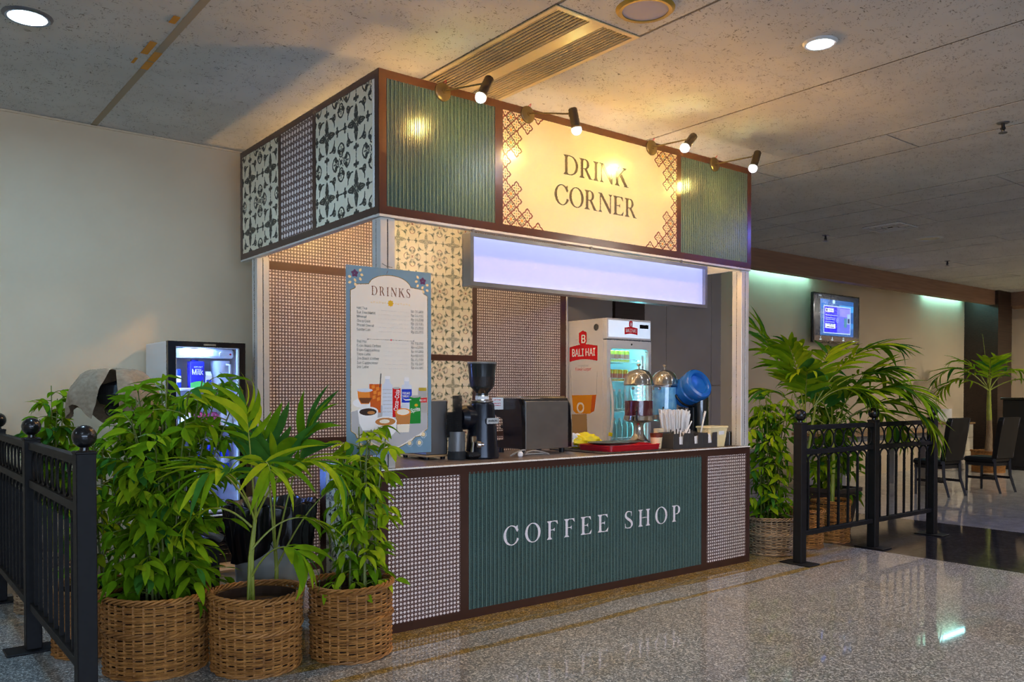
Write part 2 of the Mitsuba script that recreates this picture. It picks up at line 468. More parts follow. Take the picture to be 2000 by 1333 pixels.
structure('wall_back', box(XL, 6.5, YB, YR + 0.1, -0.02, CEIL + 0.02), 'wall_paint', 'cream painted wall behind the kiosk')
structure('wall_right', box(6.5, XR, YR, YR + 0.1, -0.02, CEIL + 0.02), 'wall_paint', 'cream painted wall with the television under the brown beam')
structure('wall_end', box(XR, XR + 0.1, YF, YR + 0.1, -0.02, CEIL + 0.02), 'wall_paint', 'gray cream end wall beyond the dark column')
structure('wall_left', box(XL - 0.1, XL, YF, YB, -0.02, CEIL + 0.02), 'wall_paint', 'cream side wall of the hall')
structure('wall_front', box(XL, XR, YF - 0.1, YF, -0.02, CEIL + 0.02), 'wall_paint', 'cream wall of the hall opposite the kiosk')
for i in range(4):
    x0 = -7.2 + 2.1 * i
    put('window_1__frame', cat([box(x0, x0 + 0.06, YF, YF + 0.06, 0.9, 2.9), box(x0 + 1.94, x0 + 2.0, YF, YF + 0.06, 0.9, 2.9), box(x0 + 0.06, x0 + 1.94, YF, YF + 0.06, 2.84, 2.9), box(x0 + 0.06, x0 + 1.94, YF, YF + 0.06, 0.9, 0.96), box(x0 + 0.97, x0 + 1.03, YF, YF + 0.06, 0.96, 2.84)]), 'alu_dark')
    put('window_1__pane', cat([box(x0 + 0.06 + 0.97 * j, x0 + 0.97 + 0.97 * j, YF + 0.02, YF + 0.026, 0.96, 2.84) for j in range(2)]), 'liner_white', light=L_WINDOW)
labels['window_1'] = {'label': 'row of frosted daylit windows in the wall behind the camera', 'kind': 'structure'}
# service panels on the wall behind the right half of the kiosk
for x0, x1, m in [(3.3, 4.50, 'panel_gray'), (4.52, 5.02, 'dark_wood'), (5.035, 5.43, 'panel_gray'), (5.436, 6.30, 'panel_gray'), (6.306, 6.5, 'panel_gray')]:
    for z0, z1 in ([(0.02, 3.44)] if m == 'dark_wood' else [(0.02, 1.545), (1.551, 3.44)]):
        put('wall_back__cladding_panel', box(x0, x1, YB - (0.05 if m == 'dark_wood' else 0.025), YB + 0.001, z0, z1, 0.003), m, 'dark brown panel' if m == 'dark_wood' else None)
# beam with the light cove behind it, the dark column and the beam along the end wall
structure('beam', cat([box(6.5, XR, 2.72, 2.86, 3.20, CEIL + 0.02), box(15.9, XR, YF, 2.72, 3.20, CEIL + 0.02)]), 'beam_wood', 'brown boxed beam along the top of the television wall')
structure('column', box(15.3, 15.95, 2.66, YR, 0, CEIL), 'dark_wood', 'dark brown wood clad column at the end of the television wall')
structure('trim_1', box(XL, 6.5, YB - 0.012, YB, 3.462, CEIL - 0.006), 'wall_paint', 'thin painted trim between back wall and ceiling')
for x0, x1 in [(8.05, 9.7), (13.5, 15.1)]:
    k = thing('cove_light', 'teal white tube light hidden behind the brown beam, ' + ('nearer the kiosk' if x0 < 10 else 'next to the dark column'), 'light')
    put(k + '__tube', tube([(x0, 3.17, 3.325), (x1, 3.17, 3.325)], 0.02, 8), 'bulb_glass', smooth=60, light=L_COVE)
    put(k + '__batten', box(x0 - 0.03, x1 + 0.03, 3.13, 3.21, 3.35, 3.385, 0.004), 'white_board')
    put(k + '__bracket', box((x0 + x1) / 2 - 0.03, (x0 + x1) / 2 + 0.03, 2.86, 3.14, 3.365, 3.38), 'white_board')


# ------------------------------------------------------------------ ceiling fittings
def downlight(x, y, r, label, light=None, rim='trim_gray'):
    k = thing('downlight', label, 'light')
    put(k + '__trim', lathe([(r, CEIL + 0.004), (r * 1.0, CEIL - 0.012), (r * 1.14, CEIL - 0.014), (r * 1.28, CEIL - 0.004), (r * 1.30, CEIL)], 48, (x, y, 0)), rim, smooth=40)
    d = lathe([(1e-4, CEIL - 0.004), (r, CEIL - 0.004)], 48, (x, y, 0))
    d = M(d.vertices, d.faces[:, ::-1])
    v = d.vertices[d.faces]
    if np.cross(v[:, 1] - v[:, 0], v[:, 2] - v[:, 0])[:, 2].sum() > 0:
        d = M(d.vertices, d.faces[:, ::-1])
    if light is None:
        put(k + '__lens', d, 'steel')
    else:
        put(k + '__lens', d, 'bulb_glass', light=light)


downlight(-1.69, 0.80, 0.095, 'lit bluish white round downlight at the left edge of the ceiling', L_COOL * 0.9 * np.array([0.62, 0.88, 1.05]), 'alu_dark')
downlight(1.97, -1.65, 0.075, 'lit white round downlight in the ceiling in front of the kiosk', L_COOL * 0.8)
downlight(8.66, 0.88, 0.13, 'unlit round downlight beyond the square air diffuser')
OFF = [(-3.4, -3.2, L_COOL), (1.2, -4.9, L_COOL * 1.1), (5.2, -3.6, L_NEUT * 0.9), (-5.8, 0.4, L_COOL * 0.6), (6.5, -2.2, L_BLUE), (12.6, -2.2, L_NEUT * 1.5), (15.0, -0.3, L_NEUT * 1.2)]
NAMES = ['behind the left fence', 'far in front of the kiosk', 'over the gray floor to the right', 'by the left wall', 'that is blue, over the right hall', 'over the dining chairs', 'before the end wall']
for (x, y, L), s in zip(OFF, NAMES):
    downlight(x, y, 0.1, 'round ceiling downlight out of frame ' + s, L)

k = thing('ceiling_speaker', 'round ceiling speaker with gray cloth and brass rim above the kiosk front', 'speaker')
put(k + '__rim', lathe([(0.122, CEIL + 0.002), (0.122, CEIL - 0.014), (0.14, CEIL - 0.016), (0.155, CEIL - 0.004), (0.156, CEIL)], 48, (0.86, -1.315, 0)), 'trim_brass', smooth=40)
put(k + '__cloth', lathe([(1e-4, CEIL - 0.012), (0.124, CEIL - 0.009)], 48, (0.86, -1.315, 0)), 'speaker_cloth', smooth=True)

k = thing('air_vent', 'long yellowish ceiling air vent with two banks of slats above the kiosk', 'vent')
x0, x1, y0, y1 = VENT
put(k + '__box', cat([box(x0, x1, y0, y1, CEIL + 0.25, CEIL + 0.26), box(x0, x0 + 0.01, y0, y1, CEIL, CEIL + 0.25), box(x1 - 0.01, x1, y0, y1, CEIL, CEIL + 0.25), box(x0, x1, y0, y0 + 0.01, CEIL, CEIL + 0.25), box(x0, x1, y1 - 0.01, y1, CEIL, CEIL + 0.25)]), 'vent_dark')
put(k + '__frame', cat([box(x0, x0 + 0.03, y0, y1, CEIL - 0.006, CEIL + 0.012), box(x1 - 0.03, x1, y0, y1, CEIL - 0.006, CEIL + 0.012), box(x0 + 0.03, x1 - 0.03, y0, y0 + 0.03, CEIL - 0.006, CEIL + 0.012), box(x0 + 0.03, x1 - 0.03, y1 - 0.03, y1, CEIL - 0.006, CEIL + 0.012)]), 'vent_paint')
put(k + '__center_plate', box(0.735, 0.835, y0 + 0.03, y1 - 0.03, CEIL - 0.002, CEIL + 0.01), 'vent_paint')
for a, b in [(x0 + 0.03, 0.735), (0.835, x1 - 0.03)]:
    for i in range(9):
        x = a + (b - a) * (i + 0.5) / 9
        put(k + '__slat', rot(box(x - 0.0035, x + 0.0035, y0 + 0.03, y1 - 0.03, CEIL - 0.002, CEIL + 0.007), -12, (0, 1, 0), (x, 0, CEIL)), 'vent_paint')

k = thing('air_diffuser', 'square slatted air diffuser in the far ceiling', 'vent')
put(k + '__plate', box(7.28, 7.74, 0.58, 1.04, CEIL - 0.004, CEIL), 'vent_dark')
for i in range(4):
    s = 0.23 - i * 0.055
    for q in [(-s, s, -s, -s + 0.022), (-s, s, s - 0.022, s), (-s, -s + 0.022, -s, s), (s - 0.022, s, -s, s)]:
        put(k + '__vane', box(7.51 + q[0], 7.51 + q[1], 0.81 + q[2], 0.81 + q[3], CEIL - 0.02 + 0.003 * i, CEIL - 0.003), 'trim_gray')
for x, y, s in [(4.35, -1.70, 'nearest, at the right edge of the photo'), (7.39, 1.60, 'just right of the kiosk over the brown beam'), (10.77, 1.60, 'farthest, before the dark column')]:
    k = thing('fire_sprinkler', 'small dark fire sprinkler under the ceiling, ' + s, 'sprinkler')
    put(k + '__escutcheon', lathe([(0.001, CEIL - 0.008), (0.04, CEIL - 0.006), (0.045, CEIL)], 16, (x, y, 0)), 'steel_dull', smooth=40)
    put(k + '__body', cat([lathe([(0.012, CEIL), (0.012, CEIL - 0.035), (0.018, CEIL - 0.038), (0.018, CEIL - 0.05), (0.001, CEIL - 0.05)], 12, (x, y, 0)), box(x - 0.02, x - 0.015, y - 0.004, y + 0.004, CEIL - 0.075, CEIL - 0.04), box(x + 0.015, x + 0.02, y - 0.004, y + 0.004, CEIL - 0.075, CEIL - 0.04)]), 'black_matte', smooth=40)
    put(k + '__deflector', lathe([(0.001, CEIL - 0.072), (0.03, CEIL - 0.074), (0.03, CEIL - 0.078), (0.001, CEIL - 0.078)], 16, (x, y, 0)), 'steel_dull')


# ------------------------------------------------------------------ serif capitals (unit cap height)
TS, TH = 0.135, 0.042


def serif(x0, x1, y, up, o=0.085):
    s = 1 if up else -1
    return unary_union([sbox(x0 - o, min(y, y + s * 0.03), x1 + o, max(y, y + s * 0.03)),
                        Polygon([(x0 - o * 0.8, y + s * 0.03), (x0, y + s * 0.11), (x1, y + s * 0.11), (x1 + o * 0.8, y + s * 0.03)])])


def stem(x, w=TS):
    return unary_union([sbox(x, 0, x + w, 1), serif(x, x + w, 0, True), serif(x, x + w, 1, False)])


def bowl(x, xr, y0, y1, w=TS):
    r = (y1 - y0) / 2
    cx = max(x + TS, xr - r * 0.95)
    outer = unary_union([sbox(x, y0, cx, y1), ell(cx, (y0 + y1) / 2, xr - cx, r, 64)]).intersection(sbox(x, y0, xr, y1))
    inner = unary_union([sbox(x + TS, y0 + TH, cx, y1 - TH), ell(cx, (y0 + y1) / 2, xr - cx - w, r - TH)])
    return outer.difference(inner)


def ring(w):
    return ell(w / 2, 0.5, w / 2, 0.525, 64).difference(affinity.rotate(ell(w / 2, 0.5, w / 2 - TS * 1.02, 0.525 - TH), 4))


def strokepath(pts, ws):
    return unary_union([LineString([pts[i], pts[i + 1]]).buffer((ws[i] + ws[i + 1]) / 4) for i in range(len(pts) - 1)])


def arms(with_bottom):
    x = 0.085
    g = [stem(x), sbox(x, 1 - TH, x + 0.52, 1), Polygon([(x + 0.52, 1), (x + 0.40, 1 - TH), (x + 0.55, 0.78)]), sbox(x, 0.49, x + 0.36, 0.49 + TH),
         Polygon([(x + 0.36, 0.40), (x + 0.27, 0.51), (x + 0.36, 0.62)])]
    if with_bottom:
        g += [sbox(x, 0, x + 0.55, TH), Polygon([(x + 0.55, 0), (x + 0.43, TH), (x + 0.60, 0.25)])]
    return unary_union(g)


def glyph(ch):
    x = 0.085
    if ch == 'I': return stem(x), TS + 0.17
    if ch == 'D': return unary_union([stem(x), bowl(x, 0.84, 0, 1)]), 0.86
    if ch == 'P': return unary_union([stem(x), bowl(x, 0.60, 0.45, 1)]), 0.62
    if ch == 'R': return unary_union([stem(x), bowl(x, 0.58, 0.48, 1), Polygon([(0.30, 0.49), (0.44, 0.50), (0.70, 0.06), (0.78, 0.0), (0.58, 0.0)]), sbox(0.6, 0, 0.80, 0.03)]), 0.78
    if ch == 'O': return ring(0.86), 0.86
    if ch == 'C':
        g = ring(0.86).difference(Polygon([(0.43, 0.5), (1.2, 1.02), (1.2, 0.10)]).difference(sbox(0, 0, 0.55, 1)))
        return unary_union([g, Polygon([(0.70, 0.98), (0.755, 1.02), (0.755, 0.66), (0.735, 0.66), (0.66, 0.90)])]), 0.80
    if ch == 'E': return arms(True), 0.70
    if ch == 'F': return arms(False), 0.64
    if ch == 'H': return unary_union([stem(x), stem(x + 0.52), sbox(x, 0.49, x + 0.6, 0.49 + TH)]), 0.83
    if ch == 'N':
        return unary_union([sbox(0.11, 0, 0.165, 1), serif(0.11, 0.165, 0, True), sbox(0.0, 0.97, 0.2, 1), Polygon([(0.06, 1), (0.23, 1), (0.80, 0.0), (0.755, -0.02)]), Polygon([(0.06, 1), (0.23, 1), (0.81, 0.13), (0.755, -0.02), (0.72, 0.0)]),
                            sbox(0.755, -0.01, 0.81, 1), serif(0.755, 0.81, 1, False)]), 0.90
    if ch == 'K':
        return unary_union([stem(x), Polygon([(0.2, 0.42), (0.2, 0.48), (0.62, 0.98), (0.69, 0.98)]), serif(0.60, 0.66, 1, False, 0.09), Polygon([(0.31, 0.54), (0.44, 0.66), (0.84, 0.0), (0.66, 0.0)]), sbox(0.60, 0, 0.90, 0.03)]), 0.88
    if ch == 'S':
        t = np.linspace(0, 1, 40)
        key = np.array([(0.49, 0.80), (0.46, 0.93), (0.33, 0.985), (0.17, 0.95), (0.10, 0.80), (0.15, 0.64), (0.32, 0.51), (0.47, 0.38), (0.52, 0.22), (0.45, 0.06), (0.28, 0.015), (0.13, 0.06), (0.08, 0.22)])
        wk = np.array([0.03, 0.04, 0.05, 0.07, 0.10, 0.13, 0.15, 0.14, 0.11, 0.07, 0.05, 0.04, 0.03])
        s = np.linspace(0, 1, len(key))
        from scipy.interpolate import CubicSpline
        pts = CubicSpline(s, key)(t)
        return unary_union([strokepath(pts, np.interp(t, s, wk)), Polygon([(0.47, 0.98), (0.50, 1.0), (0.51, 0.70), (0.48, 0.72)]), Polygon([(0.06, 0.02), (0.09, 0.0), (0.09, 0.28), (0.06, 0.30)])]), 0.60


def capitals(word, height, width, gap):
    """[(mesh-ready polygon, x)] of a word of the given total width; gap: tracking in cap heights, letters stretch to fit."""
    gl = [None if ch == ' ' else glyph(ch) for ch in word]
    nat = sum(0.30 if g is None else g[1] for g in gl) + gap * (len(word) - 1)
    sx, x, out = width / nat, 0.0, []
    for g in gl:
        if g is not None:
            out.append(affinity.translate(affinity.scale(g[0], sx, height, origin=(0, 0)), x, 0))
        x += ((0.30 if g is None else g[1]) + gap) * sx
    return out


# ------------------------------------------------------------------ printed ornament
def curl(cx, cy, r, a0, a1, w, shrink=0.35, n=16):
    t = np.linspace(0, 1, n)
    a = np.radians(a0 + (a1 - a0) * t)
    rr = r * (1 - (1 - shrink) * t)
    pts = np.stack([cx + rr * np.cos(a), cy + rr * np.sin(a)], 1)
    return unary_union([LineString(pts).buffer(w), Point(pts[-1]).buffer(w * 2.2, 4)])


def quarter(parts):
    return unary_union([affinity.rotate(g, a, origin=(0, 0)) for g in parts for a in (0, 90, 180, 270)])


def lens(x0, x1, w):
    t = np.linspace(0, 1, 8)
    up = np.stack([x0 + (x1 - x0) * t, w * np.sin(np.pi * t)], 1)
    return Polygon(np.vstack([up, up[::-1] * [1, -1]]))


def both(gs):
    return gs + [affinity.scale(g, 1, -1, origin=(0, 0)) for g in gs]


def tapered(pts, w0, w1):
    return strokepath(pts, np.linspace(w0, w1, len(pts)))


BUD = [tapered(bez((0.085, 0.0), (0.16, 0.075), (0.275, 0.0), 9), 0.020, 0.012), lens(0.11, 0.24, 0.012), tapered(bez((0.06, 0.012), (0.09, 0.05), (0.14, 0.06), 6), 0.012, 0.010)]
LILY = [lens(0.335, 0.445, 0.020), tapered(bez((0.33, 0.008), (0.40, 0.030), (0.375, 0.072), 8), 0.020, 0.018), Point(0.362, 0.060).buffer(0.016, 6), sbox(0.318, -0.022, 0.330, 0.022)]
TUFT = [affinity.rotate(lens(0.0, 0.085, 0.017), a_, origin=(0, 0)) for a_ in (5, 45, 85)]
FLOWER = quarter(both(BUD + LILY) + [affinity.translate(g_, 0.215, 0.215) for g_ in TUFT] +
                 [tapered(bez((0.215, 0.225), (0.285, 0.185), (0.270, 0.105), 9), 0.024, 0.010), tapered(bez((0.225, 0.215), (0.185, 0.285), (0.105, 0.270), 9), 0.024, 0.010),
                  LineString([(0.02, 0.02), (0.065, 0.065)]).buffer(0.010), Point(0.05, 0.0).buffer(0.012, 4), sbox(0.462, -0.006, 0.492, 0.006)])
VOL = [curl(0.168, 0.072, 0.048, 200, 200 + 400, 0.0085, 0.2, 26), tapered(bez((0.122, 0.058), (0.09, 0.045), (0.085, 0.0), 7), 0.014, 0.010), tapered(bez((0.19, 0.115), (0.215, 0.10), (0.245, 0.085), 6), 0.018, 0.010), Point(0.25, 0.085).buffer(0.014, 6)]
MEDAL = quarter(both(VOL) + [Point(0.125, 0.0).buffer(0.010, 4)] +
                [affinity.translate(affinity.rotate(lens(0.0, 0.07, 0.012), a_, origin=(0, 0)), 0.200, 0.200) for a_ in (0, 45, 90)])
MEDAL2 = quarter([LineString([(0.028, 0.028), (-0.028, -0.028)]).buffer(0.011), LineString([(0.215 + 0.083 * math.cos(t_), 0.083 * math.sin(t_)) for t_ in np.linspace(-1.3, 1.3, 14)]).buffer(0.007), Point(0.175, 0).buffer(0.010, 4), Point(0.21, 0).buffer(0.010, 4), Point(0.242, 0).buffer(0.008, 4), Point(0.06, 0.06).buffer(0.008, 4)])


def ornament(w, h, cell, du, dv, bold=0.0):
    """(dark, rust) print meshes that fill a w x h sheet with the tile ornament."""
    out = []
    sheet = sbox(0, 0, w, h)
    for mot, off in ((FLOWER, 0.0), (MEDAL, 0.5), (MEDAL2, 0.5)):
        ms = []
        for i in range(-1, int(w / cell) + 2):
            for j in range(-1, int(h / cell) + 2):
                g = affinity.translate(affinity.scale(mot, cell, cell, origin=(0, 0)), (i + off) * cell + du, (j + off) * cell + dv).intersection(sheet)
                if not g.is_empty:
                    ms += [ext((g.buffer(cell * bold).intersection(sheet) if bold else g).simplify(cell * 0.003), 0.0006)] if geoms(g) else []
        out.append(cat(ms))
    return cat(out[:2]), out[2]

# ------------------------------------------------------------------ kiosk: posts, fascia boards, back wall
W, D, ZB, ZT = 3.60, 2.24, 2.512, 3.365
K = thing('kiosk', 'drink kiosk with brown printed fascia, white metal posts and rattan print back wall', 'kiosk')


def post(x, y, z0, z1):
    k = put(K + '__post', cat([box(x, x + 0.048, y, y + 0.1, z0, z1, 0.003), box(x + 0.052, x + 0.1, y, y + 0.1, z0, z1, 0.003), box(x + 0.003, x + 0.097, y + 0.003, y + 0.097, z0, z1),
                               ]), 'alu')
    for a, b, d, e in [(x + 0.047, x + 0.053, y + 0.001, y + 0.0035), (x - 0.0004, x + 0.001, y + 0.05, y + 0.054)]:
        put(k + '__groove', box(a, b, d, e, z0 + 0.01, z1 - 0.01), 'groove')


post(0.012, 0.006, CTOP + 0.0015, ZB - 0.017)
post(3.488, 0.006, CTOP + 0.0015, ZB - 0.017)
post(0.012, 1.94, 0.0, ZB)


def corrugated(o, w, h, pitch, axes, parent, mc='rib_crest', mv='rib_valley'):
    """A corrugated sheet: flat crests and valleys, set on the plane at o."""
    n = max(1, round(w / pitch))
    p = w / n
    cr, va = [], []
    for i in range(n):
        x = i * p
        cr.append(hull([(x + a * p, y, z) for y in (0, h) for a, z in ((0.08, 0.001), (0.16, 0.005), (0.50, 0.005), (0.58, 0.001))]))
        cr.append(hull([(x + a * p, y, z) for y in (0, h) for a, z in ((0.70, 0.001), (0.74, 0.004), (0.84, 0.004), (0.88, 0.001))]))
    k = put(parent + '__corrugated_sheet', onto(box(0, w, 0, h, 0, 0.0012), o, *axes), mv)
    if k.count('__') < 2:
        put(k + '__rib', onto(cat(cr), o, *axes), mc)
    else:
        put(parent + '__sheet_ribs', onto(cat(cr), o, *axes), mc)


def strips(w, h, m, cuts, axes, o, t=0.004):
    """Frame strips of a printed board: the outer border of width m and uprights at cuts [(x0, x1)]."""
    return onto(cat([box(0, w, 0, m, 0, t), box(0, w, h - m, h, 0, t), box(0, m, m, h - m, 0, t), box(w - m, w, m, h - m, 0, t)] + [box(a, b, m, h - m, 0, t) for a, b in cuts]), o, *axes)


# front fascia
F1 = put(K + '__front_fascia', box(0, W, 0.002, 0.032, ZB, ZT, 0.001), 'white_board', 'long front fascia with corrugated sheets and the lit name panel')
hF = ZT - ZB
put(F1 + '__frame_strip', strips(W, hF, 0.05, [(0.858, 0.92), (2.642, 2.692)], XZ, (0, 0.002, ZB), 0.005), 'print_brown')
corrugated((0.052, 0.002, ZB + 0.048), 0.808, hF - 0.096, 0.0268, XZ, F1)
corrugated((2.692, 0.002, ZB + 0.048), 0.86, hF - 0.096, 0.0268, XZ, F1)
put(F1 + '__name_panel', box(0.918, 2.644, -0.0015, 0.002, ZB + 0.048, ZT - 0.036), 'sign_cream', 'cream name panel with dark serif letters')
yS = -0.0015
for word, x, z, w in (('DRINK', 1.455, 2.978, 0.645), ('CORNER', 1.372, 2.762, 0.815)):
    for g in capitals(word, 0.137, w, 0.06):
        put(F1 + '__letter', onto(ext(g, 0.001), (x, yS, z), *XZ), 'letter_dark')


def petal_out(s):
    o = unary_union([Polygon([(0, 0.5), (0.16, 0.36), (0.20, 0.2), (0.36, 0.16), (0.5, 0), (0.36, -0.16), (0.20, -0.2), (0.16, -0.36), (0, -0.5), (-0.16, -0.36), (-0.20, -0.2), (-0.36, -0.16), (-0.5, 0), (-0.36, 0.16), (-0.20, 0.2), (-0.16, 0.36)])])
    return affinity.scale(o, s, s, origin=(0, 0))


QUATRE = petal_out(0.044 * 2).buffer(0.005).difference(petal_out(0.040 * 2).buffer(-0.001))
QUAT_IN = quarter([affinity.scale(lens(0.10, 0.30, 0.035), 0.088, 0.088, origin=(0, 0))])
DAISY = unary_union([affinity.rotate(affinity.scale(lens(0.14, 0.40, 0.045), 0.088, 0.088, origin=(0, 0)), a, origin=(0, 0)) for a in range(0, 360, 45)])
sheet = sbox(0.918, ZB + 0.048, 2.644, ZT - 0.036)
px = 0.0935
COLS = {0: range(10), 1: (0, 1, 2, 3, 6, 7, 8, 9), 2: (0, 1, 8, 9), 3: (0, 9)}
DAI = {0: (0.5, 1.5, 2.5, 6.5, 7.5, 8.5), 1: (0.5, 8.5)}
ms = {'ink_rust': [], 'ink_green': [], 'ink_gold': []}
for side in (0, 1):
    def X(ci):
        x = 0.942 + ci * px
        return x if side == 0 else 0.918 + 2.644 - x
    zt = ZT - 0.036 - 0.010
    for ci, rows in COLS.items():
        for r in rows:
            for mot, m in ((QUATRE, 'ink_rust'), (QUAT_IN, 'ink_green'), (Point(0, 0).buffer(0.004, 4), 'ink_gold')):
                g = affinity.translate(mot, X(ci), zt - r * px * 0.90).intersection(sheet)
                if geoms(g):
                    ms[m].append(ext(g, 0.0005))
    for ci, rows in DAI.items():
        for r in rows:
            for mot, m in ((DAISY, 'ink_green'), (Point(0, 0).buffer(0.010, 6), 'ink_gold')):
                ms[m].append(ext(affinity.translate(mot, X(ci + 0.5), zt - r * px * 0.90).intersection(sheet), 0.0005))
for m, l in ms.items():
    put(F1 + '__border_ornament', onto(cat(l), (0, yS, 0), *XZ), m)
put(F1 + '__bottom_rail', box(0.0, W, -0.004, 0.05, ZB - 0.016, ZB - 0.001), 'alu')

# left fascia (seen from its outer face) and right fascia (inner face)
F2 = put(K + '__side_fascia', box(0.002, 0.030, 0.033, D, ZB, ZT, 0.001), 'white_board', 'side fascia with two tile print panels and a rattan print')
w2 = D - 0.033
put(F2 + '__frame_strip', strips(w2 + 0.033, hF, 0.045, [(D - 0.905, D - 0.852), (D - 1.482, D - 1.432)], YZ, (0.002, D, ZB), 0.005), 'print_brown')
for a, b in ((0.08, 0.855), (1.485, 2.205)):
    put(F2 + '__tile_panel', box(-0.001, 0.002, a - 0.003, b + 0.003, ZB + 0.043, ZT - 0.043), 'tile_cream')
    d1, d2 = ornament(b - a, hF - 0.09, 0.405, 0.17, 0.155, 0.006)
    put(F2 + '__ornament', onto(cat([d1, d2]), (-0.001, b, ZB + 0.045), *YZ), 'ink_dark')
put(F2 + '__rattan_panel', box(-0.001, 0.002, 0.90, 1.435, ZB + 0.043, ZT - 0.043), 'rattan_side')
put(F2 + '__bottom_rail', box(-0.004, 0.04, 0.05, D, ZB - 0.014, ZB - 0.001), 'alu')
F3 = put(K + '__side_fascia', box(W - 0.03, W - 0.001, 0.033, D, ZB, ZT, 0.001), 'white_board', 'plain right side fascia')
put(F3 + '__frame_strip', box(W - 0.001, W + 0.003, 0.0, D, ZB, ZT), 'print_brown')

put(K + '__rear_fascia', box(0.031, W - 0.031, D - 0.028, D, ZB, ZT, 0.001), 'white_board', 'plain rear fascia')

# back wall
YBK = 2.0
BW = put(K + '__back_wall', box(0.10, 3.285, YBK + 0.004, YBK + 0.03, 0.0, 3.0), 'white_board', 'back wall of rattan and tile prints')
put(BW + '__frame_strip', cat([box(a, b, YBK - 0.004, YBK + 0.004, 0, 3.0) for a, b in ((0.012, 0.072), (1.18, 1.25), (2.10, 2.155), (3.20, 3.272))] +
                              [box(a, b, YBK - 0.004, YBK + 0.004, z0, z1) for a, b, zs in ((0.072, 1.18, ((0, 0.06), (1.035, 1.085), (2.425, 2.49))), (1.25, 2.10, ((0, 0.06), (0.80, 0.84), (1.745, 1.80))), (2.155, 3.20, ((0, 0.06), (1.035, 1.085)))) for z0, z1 in zs]), 'print_brown')
for a, b in ((0.072, 1.18), (2.155, 3.20)):
    for z0, z1 in ((0.06, 1.035), (1.085, 2.425 if a < 1 else 3.0), (2.49, 3.0)):
        if a > 1 and z0 > 2.4:
            continue
        put(BW + '__rattan_panel', box(a, b, YBK - 0.001, YBK + 0.004, z0, z1), 'rattan_front')
for z0, z1, dv in ((0.84, 1.745, 0.10), (1.80, 2.98, 0.142)):
    put(BW + '__tile_panel', box(1.25, 2.10, YBK - 0.001, YBK + 0.004, z0, z1), 'tile_cream')
    d1, d2 = ornament(0.85, z1 - z0, 0.287, 0.055, dv)
    put(BW + '__ornament', onto(d1, (1.25, YBK - 0.001, z0), *XZ), 'ink_green')
    put(BW + '__ornament', onto(d2, (1.25, YBK - 0.001, z0), *XZ), 'ink_rust')
put(BW + '__edge_profile', box(3.272, 3.29, YBK - 0.012, YBK + 0.034, 0, 3.0, 0.002), 'alu')

# warm batten that lights the back wall from behind the fascia
for lx, ly, lz, ll, where in ((0.75, 1.15, 2.97, L_GLOBE, 'near the left side fascia'), (2.35, 0.60, 2.93, L_GLOBE2, 'over the right half of the counter')):
    k = thing('globe_lamp', 'warm globe lamp hung inside the kiosk ' + where, 'lamp')
    put(k + '__globe', lathe([(0.05 * math.sin(t_) + 1e-4, lz - 0.05 * math.cos(t_)) for t_ in np.linspace(0, np.pi, 15)], 24, (lx, ly, 0)), 'bulb_glass', smooth=True, light=ll)
    put(k + '__socket', lathe([(0.02, lz + 0.047), (0.022, lz + 0.10), (0.001, lz + 0.10)], 16, (lx, ly, 0)), 'white_board')
    put(k + '__cross_bar', box(lx - 0.012, lx + 0.012, 0.033, YBK + 0.02, lz + 0.102, lz + 0.125, 0.003), 'alu')

# light box that hangs below the fascia
k = thing('sign_box', 'long blank white light box sign with metal frame hanging below the kiosk fascia', 'sign')
bx0, bx1, bz0, bz1 = 0.605, 2.925, 2.128, 2.462
put(k + '__case', cat([box(bx0, bx1, 0.001, 0.013, bz0, bz1), ]), 'alu_dark')
put(k + '__frame', cat([box(bx0, bx1, -0.075, 0.001, bz1 - 0.012, bz1), box(bx0, bx1, -0.075, 0.001, bz0, bz0 + 0.012), box(bx0, bx0 + 0.012, -0.075, 0.001, bz0 + 0.012, bz1 - 0.012), box(bx1 - 0.012, bx1, -0.075, 0.001, bz0 + 0.012, bz1 - 0.012),
                        box(bx0, bx1, -0.079, -0.075, bz1 - 0.026, bz1), box(bx0, bx1, -0.079, -0.075, bz0, bz0 + 0.026), box(bx0, bx0 + 0.026, -0.079, -0.075, bz0 + 0.026, bz1 - 0.026), box(bx1 - 0.026, bx1, -0.079, -0.075, bz0 + 0.026, bz1 - 0.026)]), 'steel')
f = onto(box(bx0 + 0.012, bx1 - 0.012, bz0 + 0.012, bz1 - 0.012, 0, 0.002), (0, -0.036, 0), *XZ)
put(k + '__face', f, 'acrylic', 'glowing white face', light=L_BOX)
for z in (bz0 + 0.017, bz1 - 0.017):
    put(k + '__led_strip', box(bx0 + 0.02, bx1 - 0.02, -0.073, -0.068, z - 0.003, z + 0.003), 'bulb_glass', light=L_BOXLED)
for x in (bx0 + 0.06, bx1 - 0.25, 1.70):
    put(k + '__hanger', box(x - 0.006, x + 0.006, -0.03, -0.012, bz1, ZB - 0.017), 'alu_dark')
put(k + '__rope_light', cat([tube([(bx0 + 0.05, 0.035, 2.478), (1.62, 0.035, 2.478)], 0.005, 6)] + [lathe([(0.001, -0.006), (0.0075, 0), (0.001, 0.006)], 6, (x, 0.035, 2.478)) for x in np.arange(bx0 + 0.06, 1.62, 0.022)]), 'paper_white', 'white rope light with round beads')

